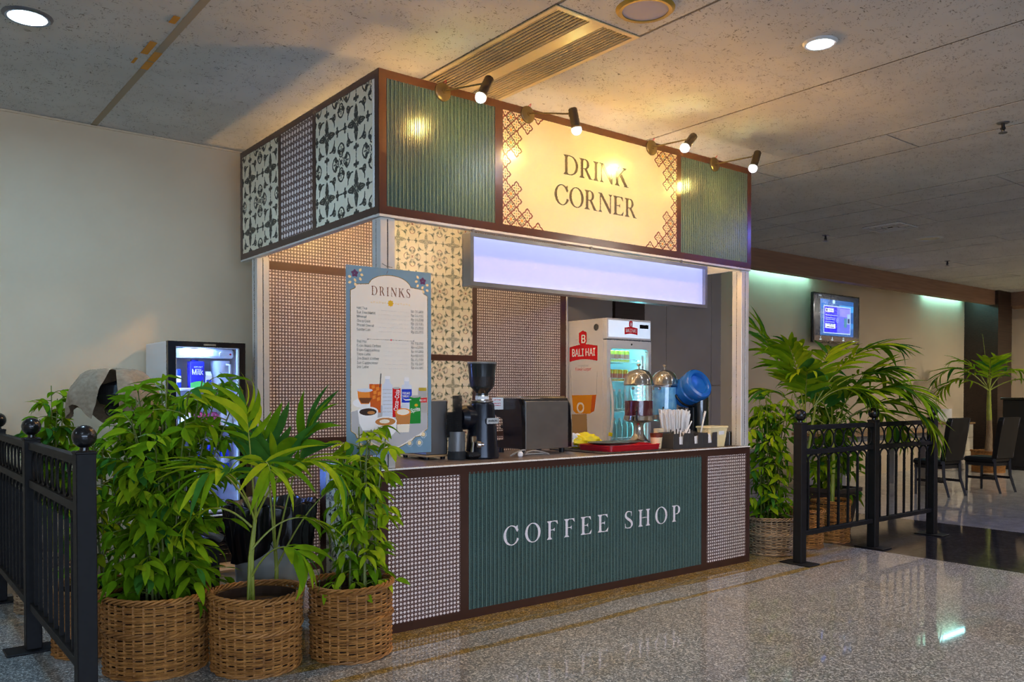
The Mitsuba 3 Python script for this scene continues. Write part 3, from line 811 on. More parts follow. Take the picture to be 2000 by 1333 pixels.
# four spot lamps on arms
LAMPS = [(0.447, (0.558, -0.345, 3.330), (0.487, -0.352, 3.200), 'leftmost on the fascia, over the left corrugated sheet'),
         (1.128, (1.235, -0.335, 3.295), (1.255, -0.352, 3.158), 'second from the left, over the top line of dark letters'),
         (2.347, (2.440, -0.335, 3.345), (2.300, -0.370, 3.225), 'third from the left, over the right edge of the cream panel'),
         (3.101, (3.225, -0.335, 3.365), (3.140, -0.350, 3.222), 'rightmost on the fascia, over the right corrugated sheet')]
for bx, top, bulb, where in LAMPS:
    k = thing('spot_lamp', 'lit bronze spot lamp, ' + where, 'lamp', 'spot lamps along the kiosk fascia')
    z = 3.320
    prof = [(0.001, 0.026), (0.012, 0.026), (0.014, 0.018), (0.05, 0.014), (0.057, 0.008), (0.058, 0.0), (0.001, 0.0)]
    b = onto(rot(lathe(prof[::-1], 28), 0), (bx, -0.003, z), *XZ)
    put(k + '__base_plate', b, 'lamp_bronze', smooth=35)
    top, bulb = np.array(top), np.array(bulb)
    d = (bulb - top) / np.linalg.norm(bulb - top)
    joint = top - np.array([0.0, 0, 0.0]) + d * 0.035
    put(k + '__arm', tube([(bx, -0.02, z), (bx + 0.004, -0.05, z), joint * 0.5 + np.array([bx, -0.05, z]) * 0.5, joint], 0.0055, 8), 'lamp_bronze', smooth=60)
    put(k + '__knuckle', mov(rot(box(-0.013, 0.013, -0.013, 0.013, -0.013, 0.013, 0.004), 20), *joint - d * 0.0 + np.array([0, 0.026, 0])), 'lamp_bronze')
    Lh = np.linalg.norm(bulb - top)
    fr = np.array(frame(top, d, (0, -0.3, 1)).matrix)

    def along(prof, n=24):
        m = lathe(prof, n)
        v = np.stack([m.vertices[:, 2], m.vertices[:, 0], m.vertices[:, 1]], 1)
        return M(trimesh.transform_points(v, fr), m.faces)
    put(k + '__shade', along([(0.001, 0.0), (0.026, 0.0), (0.029, 0.004), (0.030, Lh - 0.012), (0.027, Lh - 0.012), (0.026, 0.01)]), 'lamp_black', smooth=35)
    put(k + '__rim', along([(0.0305, Lh - 0.02), (0.032, Lh - 0.02), (0.032, Lh - 0.010), (0.0275, Lh - 0.010)]), 'lamp_bronze', smooth=35)
    s = lathe([(0.0335 * math.sin(a) + 1e-4, -0.0335 * math.cos(a)) for a in np.linspace(0, np.pi, 13)], 20, bulb)
    put(k + '__bulb', s, 'bulb_glass', 'glowing warm bulb', smooth=True, light=L_BULB)
    put(k + '__wire', tube(bez((bx, -0.01, z + 0.05), (bx + 0.01, -0.05, z + 0.09), (bx + 0.03, 0.01, ZT + 0.004), 10), 0.002, 5), 'red_plastic', 'thin red wire')

# ------------------------------------------------------------------ service counter
C = thing('service_counter', 'kiosk service counter with teal corrugated front and white serif letters', 'counter')
CD = 0.82
put(C + '__body', cat([box(0.004, 0.03, 0.004, CD, 0.0, 0.955), box(W - 0.03, W - 0.004, 0.004, CD, 0.0, 0.955), box(0.03, W - 0.03, 0.004, 0.03, 0.0, 0.955), box(0.03, W - 0.03, CD - 0.02, CD, 0.0, 0.955), ]), 'print_brown')
put(C + '__frame_strip', strips(W, 0.985, 0.055, [(0.58, 0.645), (2.962, 3.03)], XZ, (0, 0.004, 0), 0.005), 'print_brown')
put(C + '__worktop', box(0.0, W, 0.0, CD + 0.02, 0.958, CTOP, 0.002), 'counter_top')
put(C + '__top_edging', cat([box(-0.002, W + 0.002, -0.004, 0.003, 0.986, CTOP + 0.001), box(-0.003, 0.002, 0.0, CD + 0.02, 0.986, CTOP + 0.001)]), 'edge_white')
for a, b in ((0.057, 0.58), (3.03, 3.545)):
    put(C + '__rattan_panel', box(a - 0.003, b + 0.003, 0.0005, 0.004, 0.052, 0.945), 'rattan_front')
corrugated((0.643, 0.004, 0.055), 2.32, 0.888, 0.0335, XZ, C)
for g in capitals('COFFEE SHOP', 0.128, 1.772, 0.36):
    put(C + '__letter', onto(ext(g, 0.0012), (0.926, -0.0012, 0.434), *XZ), 'letter_white')
put(C + '__tile_panel', box(0.0005, 0.004, 0.07, 0.72, 0.06, 0.93), 'tile_cream')
d1, d2 = ornament(0.645, 0.865, 0.30, 0.06, 0.1)
put(C + '__ornament', onto(cat([d1, d2]), (0.0005, 0.718, 0.062), *YZ), 'ink_dark')

# ------------------------------------------------------------------ menu board
B = thing('menu_board', 'blue bordered drinks menu board with prices tied to the left kiosk post', 'menu board')
bw, bh, bo = 0.572, 1.095, (-0.238, -0.045, 1.088)
put(B + '__board', onto(box(0, bw, 0, bh, -0.005, 0, 0.001), bo, *XZ), 'board_blue')


def P2(x, y):        # board proportions: x 0..1 left to right, y 0..1 from the top
    return (x * bw, (1 - y) * bh)


def sheet2(key, g, m, t=0.0006, label=None):
    if geoms(g):
        return put(B + '__' + key, onto(ext(g, t), bo, *XZ), m, label)


arch = [(0.205 + 0.05 + 0.245 * (1 - math.cos(a)), 0.100 - 0.062 * math.sin(a)) for a in np.linspace(0.12, np.pi - 0.12, 24)]
out = [(0.105, 0.100)] + arch + [(0.895, 0.100), (0.895, 0.118), (0.93, 0.128), (0.95, 0.132), (0.95, 0.868), (0.90, 0.885), (0.885, 0.905), (0.80, 0.91), (0.76, 0.93), (0.60, 0.965), (0.40, 0.965), (0.24, 0.93), (0.20, 0.91), (0.115, 0.905), (0.10, 0.885), (0.05, 0.868), (0.05, 0.132), (0.07, 0.128), (0.105, 0.118)]
panel = Polygon([P2(*p) for p in out]).buffer(0)
sheet2('gold_outline', panel.buffer(0.004), 'gold_line', 0.0004)
sheet2('cream_panel', panel, 'board_cream', 0.0007)
for g in capitals('DRINKS', 0.052, 0.262, 0.28):
    put(B + '__letter', onto(ext(g, 0.0012), (bo[0] + 0.162, bo[1], bo[2] + (1 - 0.148) * bh), *XZ), 'title_brown')


def text(s, x, y, h, m, bold=False, key='text', right=False, sx=0.82, t=0.0011):
    g = meshkit.text_mesh(s, h, 0.0003, bold)
    g.apply_scale([sx, 1, 1])
    w = g.bounds[1][0]
    q = P2(x, y)
    return put(B + '__' + key, onto(mov(g, q[0] - (w if right else 0), q[1], t), bo, *XZ), m)


ROWS = [('Hot Tea', '10.000'), ('Ice Tea Manis', '15.000'), ('Mineral', '10.000'), ('Coca Cola', '25.000'), ('Pocari Sweat', '25.000'), ('Sprite Can', '25.000'), None,
        ('Bali Hai', '70.000'), ('Expo Black Coffee', '40.000'), ('Expo Cappucinno', '40.000'), ('Expo Latte', '40.000'), ('Ice Black Coffee', '45.000'), ('Ice Cappucinno', '45.000'), ('Ice Latte', '45.000')]
y = 0.228
for r in ROWS:
    if r is None:
        y += 0.040
        continue
    text(r[0], 0.115, y, 0.0150, 'text_brown', False, 'menu_line', sx=0.88)
    text('Rp ' + r[1], 0.90, y, 0.0150, 'text_brown', False, 'menu_price', True, sx=0.86)
    x0 = 0.36 if len(r[0]) < 14 else 0.44
    sheet2('dotted_leader', unary_union([sbox(*P2(x, y), P2(x, y)[0] + 0.0035, P2(x, y)[1] + 0.0016) for x in np.arange(x0, 0.735, 0.0125)]), 'gray_print', 0.0011)
    y += 0.0225
yd = 0.3835
sheet2('divider', unary_union([LineString([P2(0.24, yd), P2(0.78, yd)]).buffer(0.0008), Point(P2(0.24, yd)).buffer(0.004, 3), Point(P2(0.78, yd)).buffer(0.004, 3), Point(P2(0.45, yd)).buffer(0.0022, 3), Point(P2(0.57, yd)).buffer(0.0022, 3)]), 'text_brown', 0.0011)
sheet2('divider_jewel', Point(P2(0.51, yd)).buffer(0.005, 2), 'red_print', 0.0013)
star = unary_union([affinity.rotate(lens(0.0, 0.022, 0.006), a, origin=(0, 0)) for a in range(0, 360, 45)])
sheet2('gold_flower', affinity.translate(star, *P2(0.505, 0.186)), 'flower_gold', 0.0012)
sprig = [LineString([P2(0.27 + 0.018 * i, 0.186 + 0.004 * math.sin(i * 1.5)) for i in range(11)]).buffer(0.0006)]
for i in range(6):
    sprig.append(affinity.translate(affinity.rotate(lens(0, 0.011, 0.0032), 60 + 60 * (i % 2) * -2, origin=(0, 0)), *P2(0.275 + 0.033 * i, 0.186 + 0.006 * (-1) ** i)))
sp = unary_union(sprig)
sheet2('sprig', unary_union([sp, affinity.scale(sp, -1, 1, origin=(0.505 * bw, 0))]), 'flower_cream', 0.0012)
for cx, cy, fl in ((0.095, 0.042, 1), (0.895, 0.050, -1)):
    cpx, cpy = P2(cx, cy)
    fl5 = unary_union([affinity.rotate(lens(0.002, 0.024, 0.009), a + 90, origin=(0, 0)) for a in range(0, 360, 72)])
    sheet2('purple_flower', affinity.translate(fl5, cpx, cpy), 'flower_purple', 0.001)
    lv = [affinity.translate(affinity.rotate(lens(0, 0.024, 0.008), a, origin=(0, 0)), cpx + dx * fl, cpy + dy) for dx, dy, a in ((0.028, 0.012, 50 if fl > 0 else 130), (0.034, -0.004, -10 if fl > 0 else 190), (0.03, -0.02, -60 if fl > 0 else 240), (-0.02, -0.024, 170 if fl > 0 else 10), (-0.006, -0.03, -50 if fl > 0 else 230), (-0.02, -0.05, 200 if fl > 0 else -20), (0.0, -0.052, -70))]
    sheet2('pale_leaves', unary_union(lv), 'flower_cream', 0.001)
for cx in (0.15, 0.27, 0.73, 0.85, 0.90):
    cy = 0.945 if cx != 0.90 else 0.90
    hs = unary_union([affinity.rotate(unary_union([Point(0.012, 0.007).buffer(0.0085, 8), Point(0.012, -0.007).buffer(0.0085, 8)]), a, origin=(0, 0)) for a in (45, 135, 225, 315)])
    sheet2('corner_tile', affinity.translate(hs.difference(hs.buffer(-0.0016)), *P2(cx, cy)), 'paper_white', 0.001)
    sheet2('corner_tile', affinity.translate(affinity.scale(star, 0.7, 0.7, origin=(0, 0)), *P2(cx, cy)), 'flower_cream', 0.001)


# the drinks pictured on the board, flat prints
def pic(key, pts, m, t=0.0010):
    return sheet2(key, Polygon([P2(*p) for p in pts]).buffer(0), m, t)


def pell(key, cx, cy, rx, ry, m, t):
    return sheet2(key, ell(*P2(cx, cy), rx * bw, ry * bh), m, t)


def rrect(x0, x1, y0, y1, r=0.012):
    a, b = P2(x0, y1), P2(x1, y0)
    return sbox(a[0] + r * 0.5, a[1] + r * 0.5, b[0] - r * 0.5, b[1] - r * 0.5).buffer(r * 0.5)


pic('print_table', [(0.052, 0.77), (0.30, 0.735), (0.75, 0.74), (0.948, 0.77), (0.948, 0.866), (0.90, 0.884), (0.80, 0.908), (0.6, 0.96), (0.4, 0.96), (0.2, 0.908), (0.10, 0.884), (0.052, 0.866)], 'gray_print', 0.0008)
pell('print_saucer', 0.19, 0.722, 0.12, 0.026, 'paper_white', 0.0009)
pic('print_tea_cup', [(0.12, 0.655), (0.29, 0.655), (0.285, 0.70), (0.25, 0.728), (0.16, 0.728), (0.13, 0.70)], 'tea_light', 0.0011)
pic('print_tea_leaves', [(0.135, 0.695), (0.285, 0.695), (0.25, 0.724), (0.165, 0.724)], 'tea_dark', 0.0013)
pell('print_tea_rim', 0.205, 0.655, 0.088, 0.010, 'water_pale', 0.0013)
pic('print_ice_tea', [(0.255, 0.622), (0.395, 0.622), (0.385, 0.775), (0.27, 0.775)], 'tea_amber', 0.0012)
for i, (x, yy) in enumerate([(0.28, 0.63), (0.33, 0.64), (0.30, 0.66), (0.35, 0.665), (0.29, 0.685), (0.34, 0.695)]):
    pic('print_ice_cube', [(x, yy), (x + 0.035, yy - 0.004), (x + 0.038, yy + 0.014), (x + 0.004, yy + 0.018)], 'tea_light', 0.0014)
pic('print_straw', [(0.372, 0.640), (0.385, 0.565), (0.395, 0.565), (0.382, 0.640)], 'caddy_gray', 0.0015)
sheet2('print_water_bottle', unary_union([rrect(0.405, 0.525, 0.622, 0.80), rrect(0.44, 0.49, 0.585, 0.64, 0.006), Polygon([P2(0.41, 0.64), P2(0.44, 0.60), P2(0.49, 0.60), P2(0.52, 0.64)])]), 'water_pale', 0.0010)
sheet2('print_water_cap', rrect(0.435, 0.495, 0.578, 0.594, 0.004), 'paper_white', 0.0014)
for i in range(7):
    pic('print_bottle_ring', [(0.408, 0.65 + 0.02 * i), (0.522, 0.65 + 0.02 * i), (0.522, 0.653 + 0.02 * i), (0.408, 0.653 + 0.02 * i)], 'gray_print', 0.0013)
sheet2('print_red_can', rrect(0.525, 0.62, 0.642, 0.80), 'red_print', 0.0012)
pell('print_can_lid', 0.572, 0.643, 0.042, 0.006, 'can_silver', 0.0014)
g = meshkit.text_mesh('Coca-Cola', 0.028, 0.0003, True)
g.apply_scale([0.125 / g.bounds[1][0], 1, 1])
g = rot(g, 84)
q = P2(0.596, 0.768)
put(B + '__print_can_script', onto(mov(g, q[0] - 0.006, q[1], 0.0014), bo, *XZ), 'paper_white')
sheet2('print_sports_bottle', unary_union([rrect(0.635, 0.755, 0.625, 0.79), rrect(0.665, 0.725, 0.588, 0.64, 0.006)]), 'water_pale', 0.0010)
sheet2('print_sports_label', rrect(0.634, 0.756, 0.648, 0.722, 0.004), 'label_blue', 0.0013)
sheet2('print_sports_cap', rrect(0.668, 0.722, 0.584, 0.606, 0.004), 'paper_white', 0.0014)
text('POCARI', 0.640, 0.676, 0.0125, 'paper_white', True, 'print_label_word', t=0.0016)
text('SWEAT', 0.640, 0.693, 0.0125, 'paper_white', True, 'print_label_word', t=0.0016)
pic('print_label_wave', [(0.64, 0.697), (0.68, 0.705), (0.75, 0.703), (0.75, 0.708), (0.68, 0.712)], 'paper_white', 0.0016)
sheet2('print_beer_can', rrect(0.835, 0.945, 0.645, 0.778), 'can_silver', 0.0011)
sheet2('print_beer_can_top', rrect(0.842, 0.938, 0.640, 0.658, 0.005), 'can_gold', 0.0013)
pic('print_beer_label', [(0.84, 0.698), (0.944, 0.695), (0.944, 0.722), (0.84, 0.722)], 'red_print', 0.0013)
text('BALI HAI', 0.850, 0.715, 0.0120, 'paper_white', True, 'print_label_word', sx=0.62, t=0.0016)
sheet2('print_green_can', rrect(0.73, 0.865, 0.688, 0.838), 'soda_green', 0.0015)
pell('print_can_lid', 0.797, 0.689, 0.06, 0.007, 'can_silver', 0.0017)
g = meshkit.text_mesh('Sprite', 0.024, 0.0003, True)
g.apply_scale([0.068 / g.bounds[1][0], 1, 1])
g = rot(g, 10)
q = P2(0.742, 0.778)
put(B + '__print_can_script', onto(mov(g, q[0], q[1], 0.0018), bo, *XZ), 'paper_white')
pell('print_lemon', 0.81, 0.737, 0.022, 0.008, 'flower_gold', 0.0018)
pic('print_coffee_cup', [(0.125, 0.765), (0.355, 0.765), (0.345, 0.83), (0.30, 0.868), (0.18, 0.868), (0.14, 0.83)], 'paper_white', 0.0013)
pell('print_cup_rim', 0.24, 0.766, 0.116, 0.024, 'paper_white', 0.0014)
pell('print_black_coffee', 0.24, 0.770, 0.098, 0.019, 'coffee_dark', 0.0016)
pell('print_crema', 0.275, 0.774, 0.045, 0.009, 'latte_tan', 0.0018)
pic('print_cappuccino_cup', [(0.305, 0.822), (0.575, 0.822), (0.56, 0.88), (0.50, 0.905), (0.38, 0.905), (0.32, 0.88)], 'paper_white', 0.0015)
pell('print_cup_rim', 0.44, 0.822, 0.135, 0.026, 'paper_white', 0.0016)
pell('print_cappuccino_foam', 0.44, 0.824, 0.118, 0.021, 'latte_tan', 0.0018)
pell('print_foam_heart', 0.43, 0.822, 0.06, 0.011, 'beer_foam', 0.0020)
pic('print_latte_glass', [(0.555, 0.775), (0.745, 0.775), (0.72, 0.885), (0.585, 0.885)], 'latte_tan', 0.0015)
pic('print_latte_milk', [(0.575, 0.840), (0.73, 0.840), (0.72, 0.885), (0.585, 0.885)], 'beer_foam', 0.0017)
pell('print_cup_rim', 0.65, 0.774, 0.096, 0.021, 'tea_light', 0.0017)
pell('print_latte_foam', 0.65, 0.774, 0.075, 0.016, 'beer_foam', 0.0019)
put(B + '__tie', cat([tube(bez((bo[0] + 0.262, -0.047, bo[2] + bh - 0.03), (bo[0] + 0.275, -0.05, bo[2] + bh - 0.01), (bo[0] + 0.285, -0.01, bo[2] + bh + 0.015), 8), 0.002, 5), tube(bez((bo[0] + 0.24, -0.03, bo[2] + bh + 0.03), (bo[0] + 0.27, -0.035, bo[2] + bh + 0.01), (bo[0] + 0.31, -0.03, bo[2] + bh + 0.012), 8), 0.002, 5)]), 'steel_dull')

# ------------------------------------------------------------------ things on the counter
def turned(name, label, cat_, parts, at, group=None, n=32):
    """A thing of lathed parts: [(part, profile, material, smooth)]."""
    k = thing(name, label, cat_, group)
    for p, prof, m, s in parts:
        put(k + '__' + p, lathe(prof, n, at), m, smooth=s)
    return k


Z = CTOP + 0.0005
k = thing('steel_box', 'gray steel box machine on the counter right behind the menu board', 'machine')
put(k + '__body', box(0.60, 0.765, 0.43, 0.78, Z + 0.03, Z + 0.405, 0.006), 'steel_dull')
put(k + '__side_panel', box(0.767, 0.785, 0.45, 0.78, Z + 0.03, Z + 0.40, 0.004), 'black_plastic')
put(k + '__tray', box(0.585, 0.775, 0.41, 0.78, Z + 0.018, Z + 0.03, 0.002), 'cardboard', 'tan base board')
for x, y in ((0.62, 0.46), (0.75, 0.46), (0.62, 0.74), (0.75, 0.74)):
    put(k + '__foot', lathe([(0.001, 0.0), (0.016, 0.0), (0.018, 0.018), (0.001, 0.018)], 14, (x, y, Z)), 'black_plastic')

k = turned('lid_holder', 'gray canister with tall stacks of black cup lids beside the coffee grinder', 'holder',
           [('canister', [(0.001, 0.055), (0.056, 0.055), (0.057, 0.06), (0.057, 0.19), (0.054, 0.19), (0.053, 0.07), (0.001, 0.07)], 'steel_dull', 35),
            ('base', [(0.001, 0), (0.062, 0), (0.064, 0.006), (0.062, 0.055), (0.001, 0.055)], 'black_matte', 35)], (0.80, 0.36, Z))
for dx, dy, n, r, z0 in ((0.0, -0.012, 34, 0.032, 0.19), (-0.05, 0.03, 24, 0.03, 0.15), (0.045, 0.034, 27, 0.03, 0.16), (0.0, 0.05, 22, 0.03, 0.15)):
    q = put(k + '__lid_stack', cat([lathe([(0.001, i * 0.0073), (r, i * 0.0073), (r + 0.002, i * 0.0073 + 0.003), (r - 0.003, i * 0.0073 + 0.006), (0.001, i * 0.0073 + 0.0068)], 18, (0.80 + dx * 0.7, 0.36 + dy * 0.7, Z + z0)) for i in range(n)]), 'black_matte', smooth=30)

gx, gy = 1.0, 0.34
k = thing('coffee_grinder', 'dark blue black coffee grinder with a smoked bean hopper', 'grinder')
prof = [(0.001, 0.0), (0.118, 0.0), (0.120, 0.01), (0.112, 0.06), (0.098, 0.22), (0.085, 0.37), (0.080, 0.382), (0.001, 0.384)]
m = lathe(prof, 40, (gx, gy, Z + 0.004))
put(k + '__body', m, 'grinder_body', smooth=30)
put(k + '__motor', cat([rot(lathe([(0.001, 0), (0.07, 0), (0.085, 0.02), (0.085, 0.11), (0.06, 0.14), (0.001, 0.145)], 28), 0), ]).apply_transform(np.array([[0, 0, -1, gx - 0.045], [0, 1, 0, gy + 0.02], [1, 0, 0, Z + 0.285], [0, 0, 0, 1]])) if False else onto(lathe([(0.001, 0), (0.085, 0), (0.085, 0.075), (0.06, 0.11), (0.001, 0.115)], 28), (gx - 0.06, gy + 0.03, Z + 0.285), (0, -1, 0), (0, 0, 1)), 'grinder_body', smooth=30)
put(k + '__collar', lathe([(0.062, 0.384), (0.078, 0.388), (0.08, 0.398), (0.052, 0.402), (0.046, 0.402), (0.046, 0.436), (0.043, 0.436)], 32, (gx, gy, Z + 0.002)), 'chrome', 'chrome adjusting collar', smooth=35)
put(k + '__collar_label', lathe([(0.0466, 0.408), (0.0466, 0.430)], 32, (gx, gy, Z + 0.002)), 'paper_white')
put(k + '__hopper', lathe([(0.044, 0.436), (0.044, 0.452), (0.07, 0.485), (0.083, 0.50), (0.100, 0.655), (0.102, 0.66)], 40, (gx, gy, Z)), 'hopper', 'smoked plastic hopper', smooth=35)
put(k + '__bean_fill', lathe([(0.071, 0.487), (0.0845, 0.503), (0.0925, 0.565), (0.0928, 0.566)], 40, (gx, gy, Z)), 'beans', 'dark coffee beans')
put(k + '__hopper_lid', lathe([(0.001, 0.672), (0.09, 0.672), (0.103, 0.668), (0.104, 0.658), (0.100, 0.656)], 40, (gx, gy, Z)), 'steel_dull', 'pale hopper lid', smooth=35)
bd = onto(ext(sbox(-0.052, -0.012, 0.052, 0.012).buffer(0.008), 0.003), (gx + 0.018, gy - 0.0995, Z + 0.262), (0.985, 0.17, 0), (0, -0.13, 0.99))
put(k + '__badge', bd, 'trim_gray', 'oval maker badge')
bt = meshkit.text_mesh('INDOKOPI', 0.013, 0.0006, True)
put(k + '__badge_letters', onto(mov(bt, -bt.bounds[1][0] / 2, -0.006, 0.0031), (gx + 0.018, gy - 0.0995, Z + 0.262), (0.985, 0.17, 0), (0, -0.13, 0.99)), 'black_plastic')
sp = onto(lathe([(0.001, 0), (0.026, 0), (0.03, 0.008), (0.026, 0.03), (0.018, 0.034), (0.016, 0.05), (0.001, 0.052)], 20), (gx - 0.09, gy - 0.06, Z + 0.10), (0.5, 0.86, 0), (0, 0, 1))
put(k + '__spout', sp, 'chrome', 'chrome knob', smooth=35)
put(k + '__spout_arm', cat([box(gx - 0.125, gx - 0.085, gy - 0.06, gy - 0.03, Z + 0.11, Z + 0.16, 0.006), tube([(gx - 0.12, gy - 0.05, Z + 0.05), (gx - 0.115, gy - 0.055, Z + 0.12)], 0.011, 8)]), 'chrome')
put(k + '__drip_foot', box(gx - 0.16, gx + 0.0, gy - 0.09, gy + 0.09, Z, Z + 0.05, 0.02), 'black_plastic')

k = thing('espresso_machine', 'black espresso machine with a stainless back panel on the counter', 'coffee machine')
ex0, ex1, ey0, ey1 = 1.43, 1.87, 0.40, 0.77
side = Polygon([(0, 0.04), (0.0, 0.22), (0.018, 0.36), (0.05, 0.415), (0.33, 0.415), (0.37, 0.36), (0.37, 0.30), (0.24, 0.26), (0.22, 0.10), (0.37, 0.085), (0.37, 0.04)])
for x0, x1 in ((ex0 - 0.022, ex0 + 0.008), (ex1 - 0.008, ex1 + 0.03)):
    m = ext(side, x1 - x0)
    put(k + '__side_panel', M(np.stack([x0 + m.vertices[:, 2], ey0 + m.vertices[:, 0], Z + m.vertices[:, 1]], 1), m.faces), 'black_gloss')
put(k + '__body', cat([box(ex0 + 0.008, ex1 - 0.008, ey0 + 0.012, ey0 + 0.21, Z + 0.045, Z + 0.41, 0.004), box(ex0 + 0.008, ex1 - 0.008, ey0 + 0.21, ey1 - 0.01, Z + 0.27, Z + 0.41, 0.004)]), 'black_plastic')
put(k + '__back_panel', box(ex0 + 0.01, ex1 - 0.01, ey0 - 0.004, ey0 + 0.012, Z + 0.035, Z + 0.395, 0.003), 'steel', 'brushed stainless panel')
put(k + '__cup_rail', cat([tube([(ex0, ey0 + 0.05, Z + 0.425), (ex0, ey1 - 0.03, Z + 0.425)], 0.005, 6), tube([(ex0, ey0 + 0.05, Z + 0.425), (ex1, ey0 + 0.05, Z + 0.425)], 0.005, 6), tube([(ex1, ey0 + 0.05, Z + 0.425), (ex1, ey1 - 0.03, Z + 0.425)], 0.005, 6)]), 'chrome')
put(k + '__side_trim', tube([(ex1 + 0.031, ey0 + a, Z + b) for a, b in side.exterior.coords[:5]], 0.004, 6), 'chrome', 'bright edge beading')
put(k + '__notice', box(ex0 - 0.13, ex0 - 0.026, ey1 - 0.15, ey1 - 0.147, Z + 0.33, Z + 0.42), 'paper_white', 'small white notice card')
put(k + '__notice_line', cat([box(ex0 - 0.12, ex0 - 0.05, ey1 - 0.1506, ey1 - 0.15, Z + zz, Z + zz + 0.004) for zz in (0.36, 0.375, 0.40)]), 'red_plastic', 'faint printed lines')
for i in range(2):
    x = ex0 + 0.13 + 0.2 * i
    q = put(k + '__group_head', lathe([(0.001, 0), (0.032, 0), (0.036, 0.02), (0.036, 0.06), (0.001, 0.06)], 20, (x, ey0 + 0.29, Z + 0.215)), 'chrome', smooth=35)
    put(q + '__handle', tube([(x, ey0 + 0.29, Z + 0.21), (x, ey0 + 0.36, Z + 0.20), (x, ey0 + 0.44, Z + 0.19)], [0.011, 0.012, 0.015], 8), 'black_plastic', smooth=50)
for x in (ex0 + 0.03, ex1 - 0.03):
    for y in (ey0 + 0.05, ey1 - 0.05):
        put(k + '__foot', lathe([(0.001, 0), (0.02, 0), (0.023, 0.045), (0.001, 0.045)], 14, (x, y, Z)), 'black_plastic')
kk = put('power_cable', cat([tube(bez((1.22, 0.30, Z + 0.006), (1.30, 0.18, Z + 0.09), (1.38, 0.34, Z + 0.006), 14), 0.006, 7), tube(bez((1.38, 0.34, Z + 0.006), (1.46, 0.40, Z + 0.006), (1.60, 0.33, Z + 0.006), 12), 0.006, 7), tube(bez((1.30, 0.22, Z + 0.03), (1.36, 0.2, Z + 0.06), (1.55, 0.26, Z + 0.006), 12), 0.005, 7)]), 'cable_gray', 'gray power cable looped on the counter under the espresso machine', 'cable', smooth=60)
m = box(1.235, 1.275, 0.215, 0.245, Z, Z + 0.04, 0.01)
put('cable_plug', m, 'paper_white', 'white plug lying on the counter at the cable loop', 'plug')

k = thing('counter_mat', 'black rubber mat under the red trays on the counter', 'mat')
labels[k]
put(k + '__sheet', box(1.93, 2.66, 0.07, 0.70, Z, Z + 0.006, 0.002), 'mat_black')
zt = Z + 0.007
tr = Polygon([(2.05, 0.13), (2.62, 0.13), (2.62, 0.50), (2.05, 0.50)]).buffer(-0.04).buffer(0.04)
k = thing('red_tray', 'stack of glossy red trays on the black counter mat', 'tray')
for i in range(2):
    o = tr.buffer(-0.004 * (1 - i))
    put(k + '__tray', cat([mov(ext(o.buffer(-0.03), 0.006), 0, 0, zt + i * 0.020), mov(ext(o.difference(o.buffer(-0.032)), 0.018), 0, 0, zt + i * 0.020), mov(ext(o.buffer(0.008).difference(o.buffer(-0.006)), 0.005), 0, 0, zt + 0.0185 + i * 0.020)]), 'red_plastic')
k = thing('black_plate', 'flat black oval plate lying on the red trays', 'plate')
m = lathe([(0.001, 0), (0.15, 0.0), (0.19, 0.012), (0.192, 0.015), (0.15, 0.006), (0.001, 0.006)], 40)
put(k + '__dish', M(np.asarray(m.vertices) * [1.3, 0.85, 1] + [2.29, 0.33, zt + 0.045], m.faces), 'caddy_gray', smooth=40)


def crumpled(o, r, seed, s=6.0, amp=0.35):
    m = trimesh.creation.icosphere(4, 1.0)
    v = np.asarray(m.vertices)
    k_ = 1 + amp * (meshkit.fbm(v * s * 0.4 + 5, 4, seed) - 0.5) * 2
    v = v * k_[:, None] * np.asarray(r)
    v[:, 2] = np.maximum(v[:, 2], -r[2] * 0.55)
    v[:, 2] -= v[:, 2].min()
    return M(v + np.asarray(o), m.faces)


k = thing('snack_bag', 'yellow and white plastic bag on the counter right of the espresso machine', 'bag')
put(k + '__bag', crumpled((2.26, 0.64, Z + 0.007), (0.15, 0.10, 0.075), 3), 'yellow_print', smooth=30)
put(k + '__white_corner', crumpled((2.16, 0.66, Z + 0.02), (0.065, 0.06, 0.07), 8), 'paper_white', 'white printed corner', smooth=30)


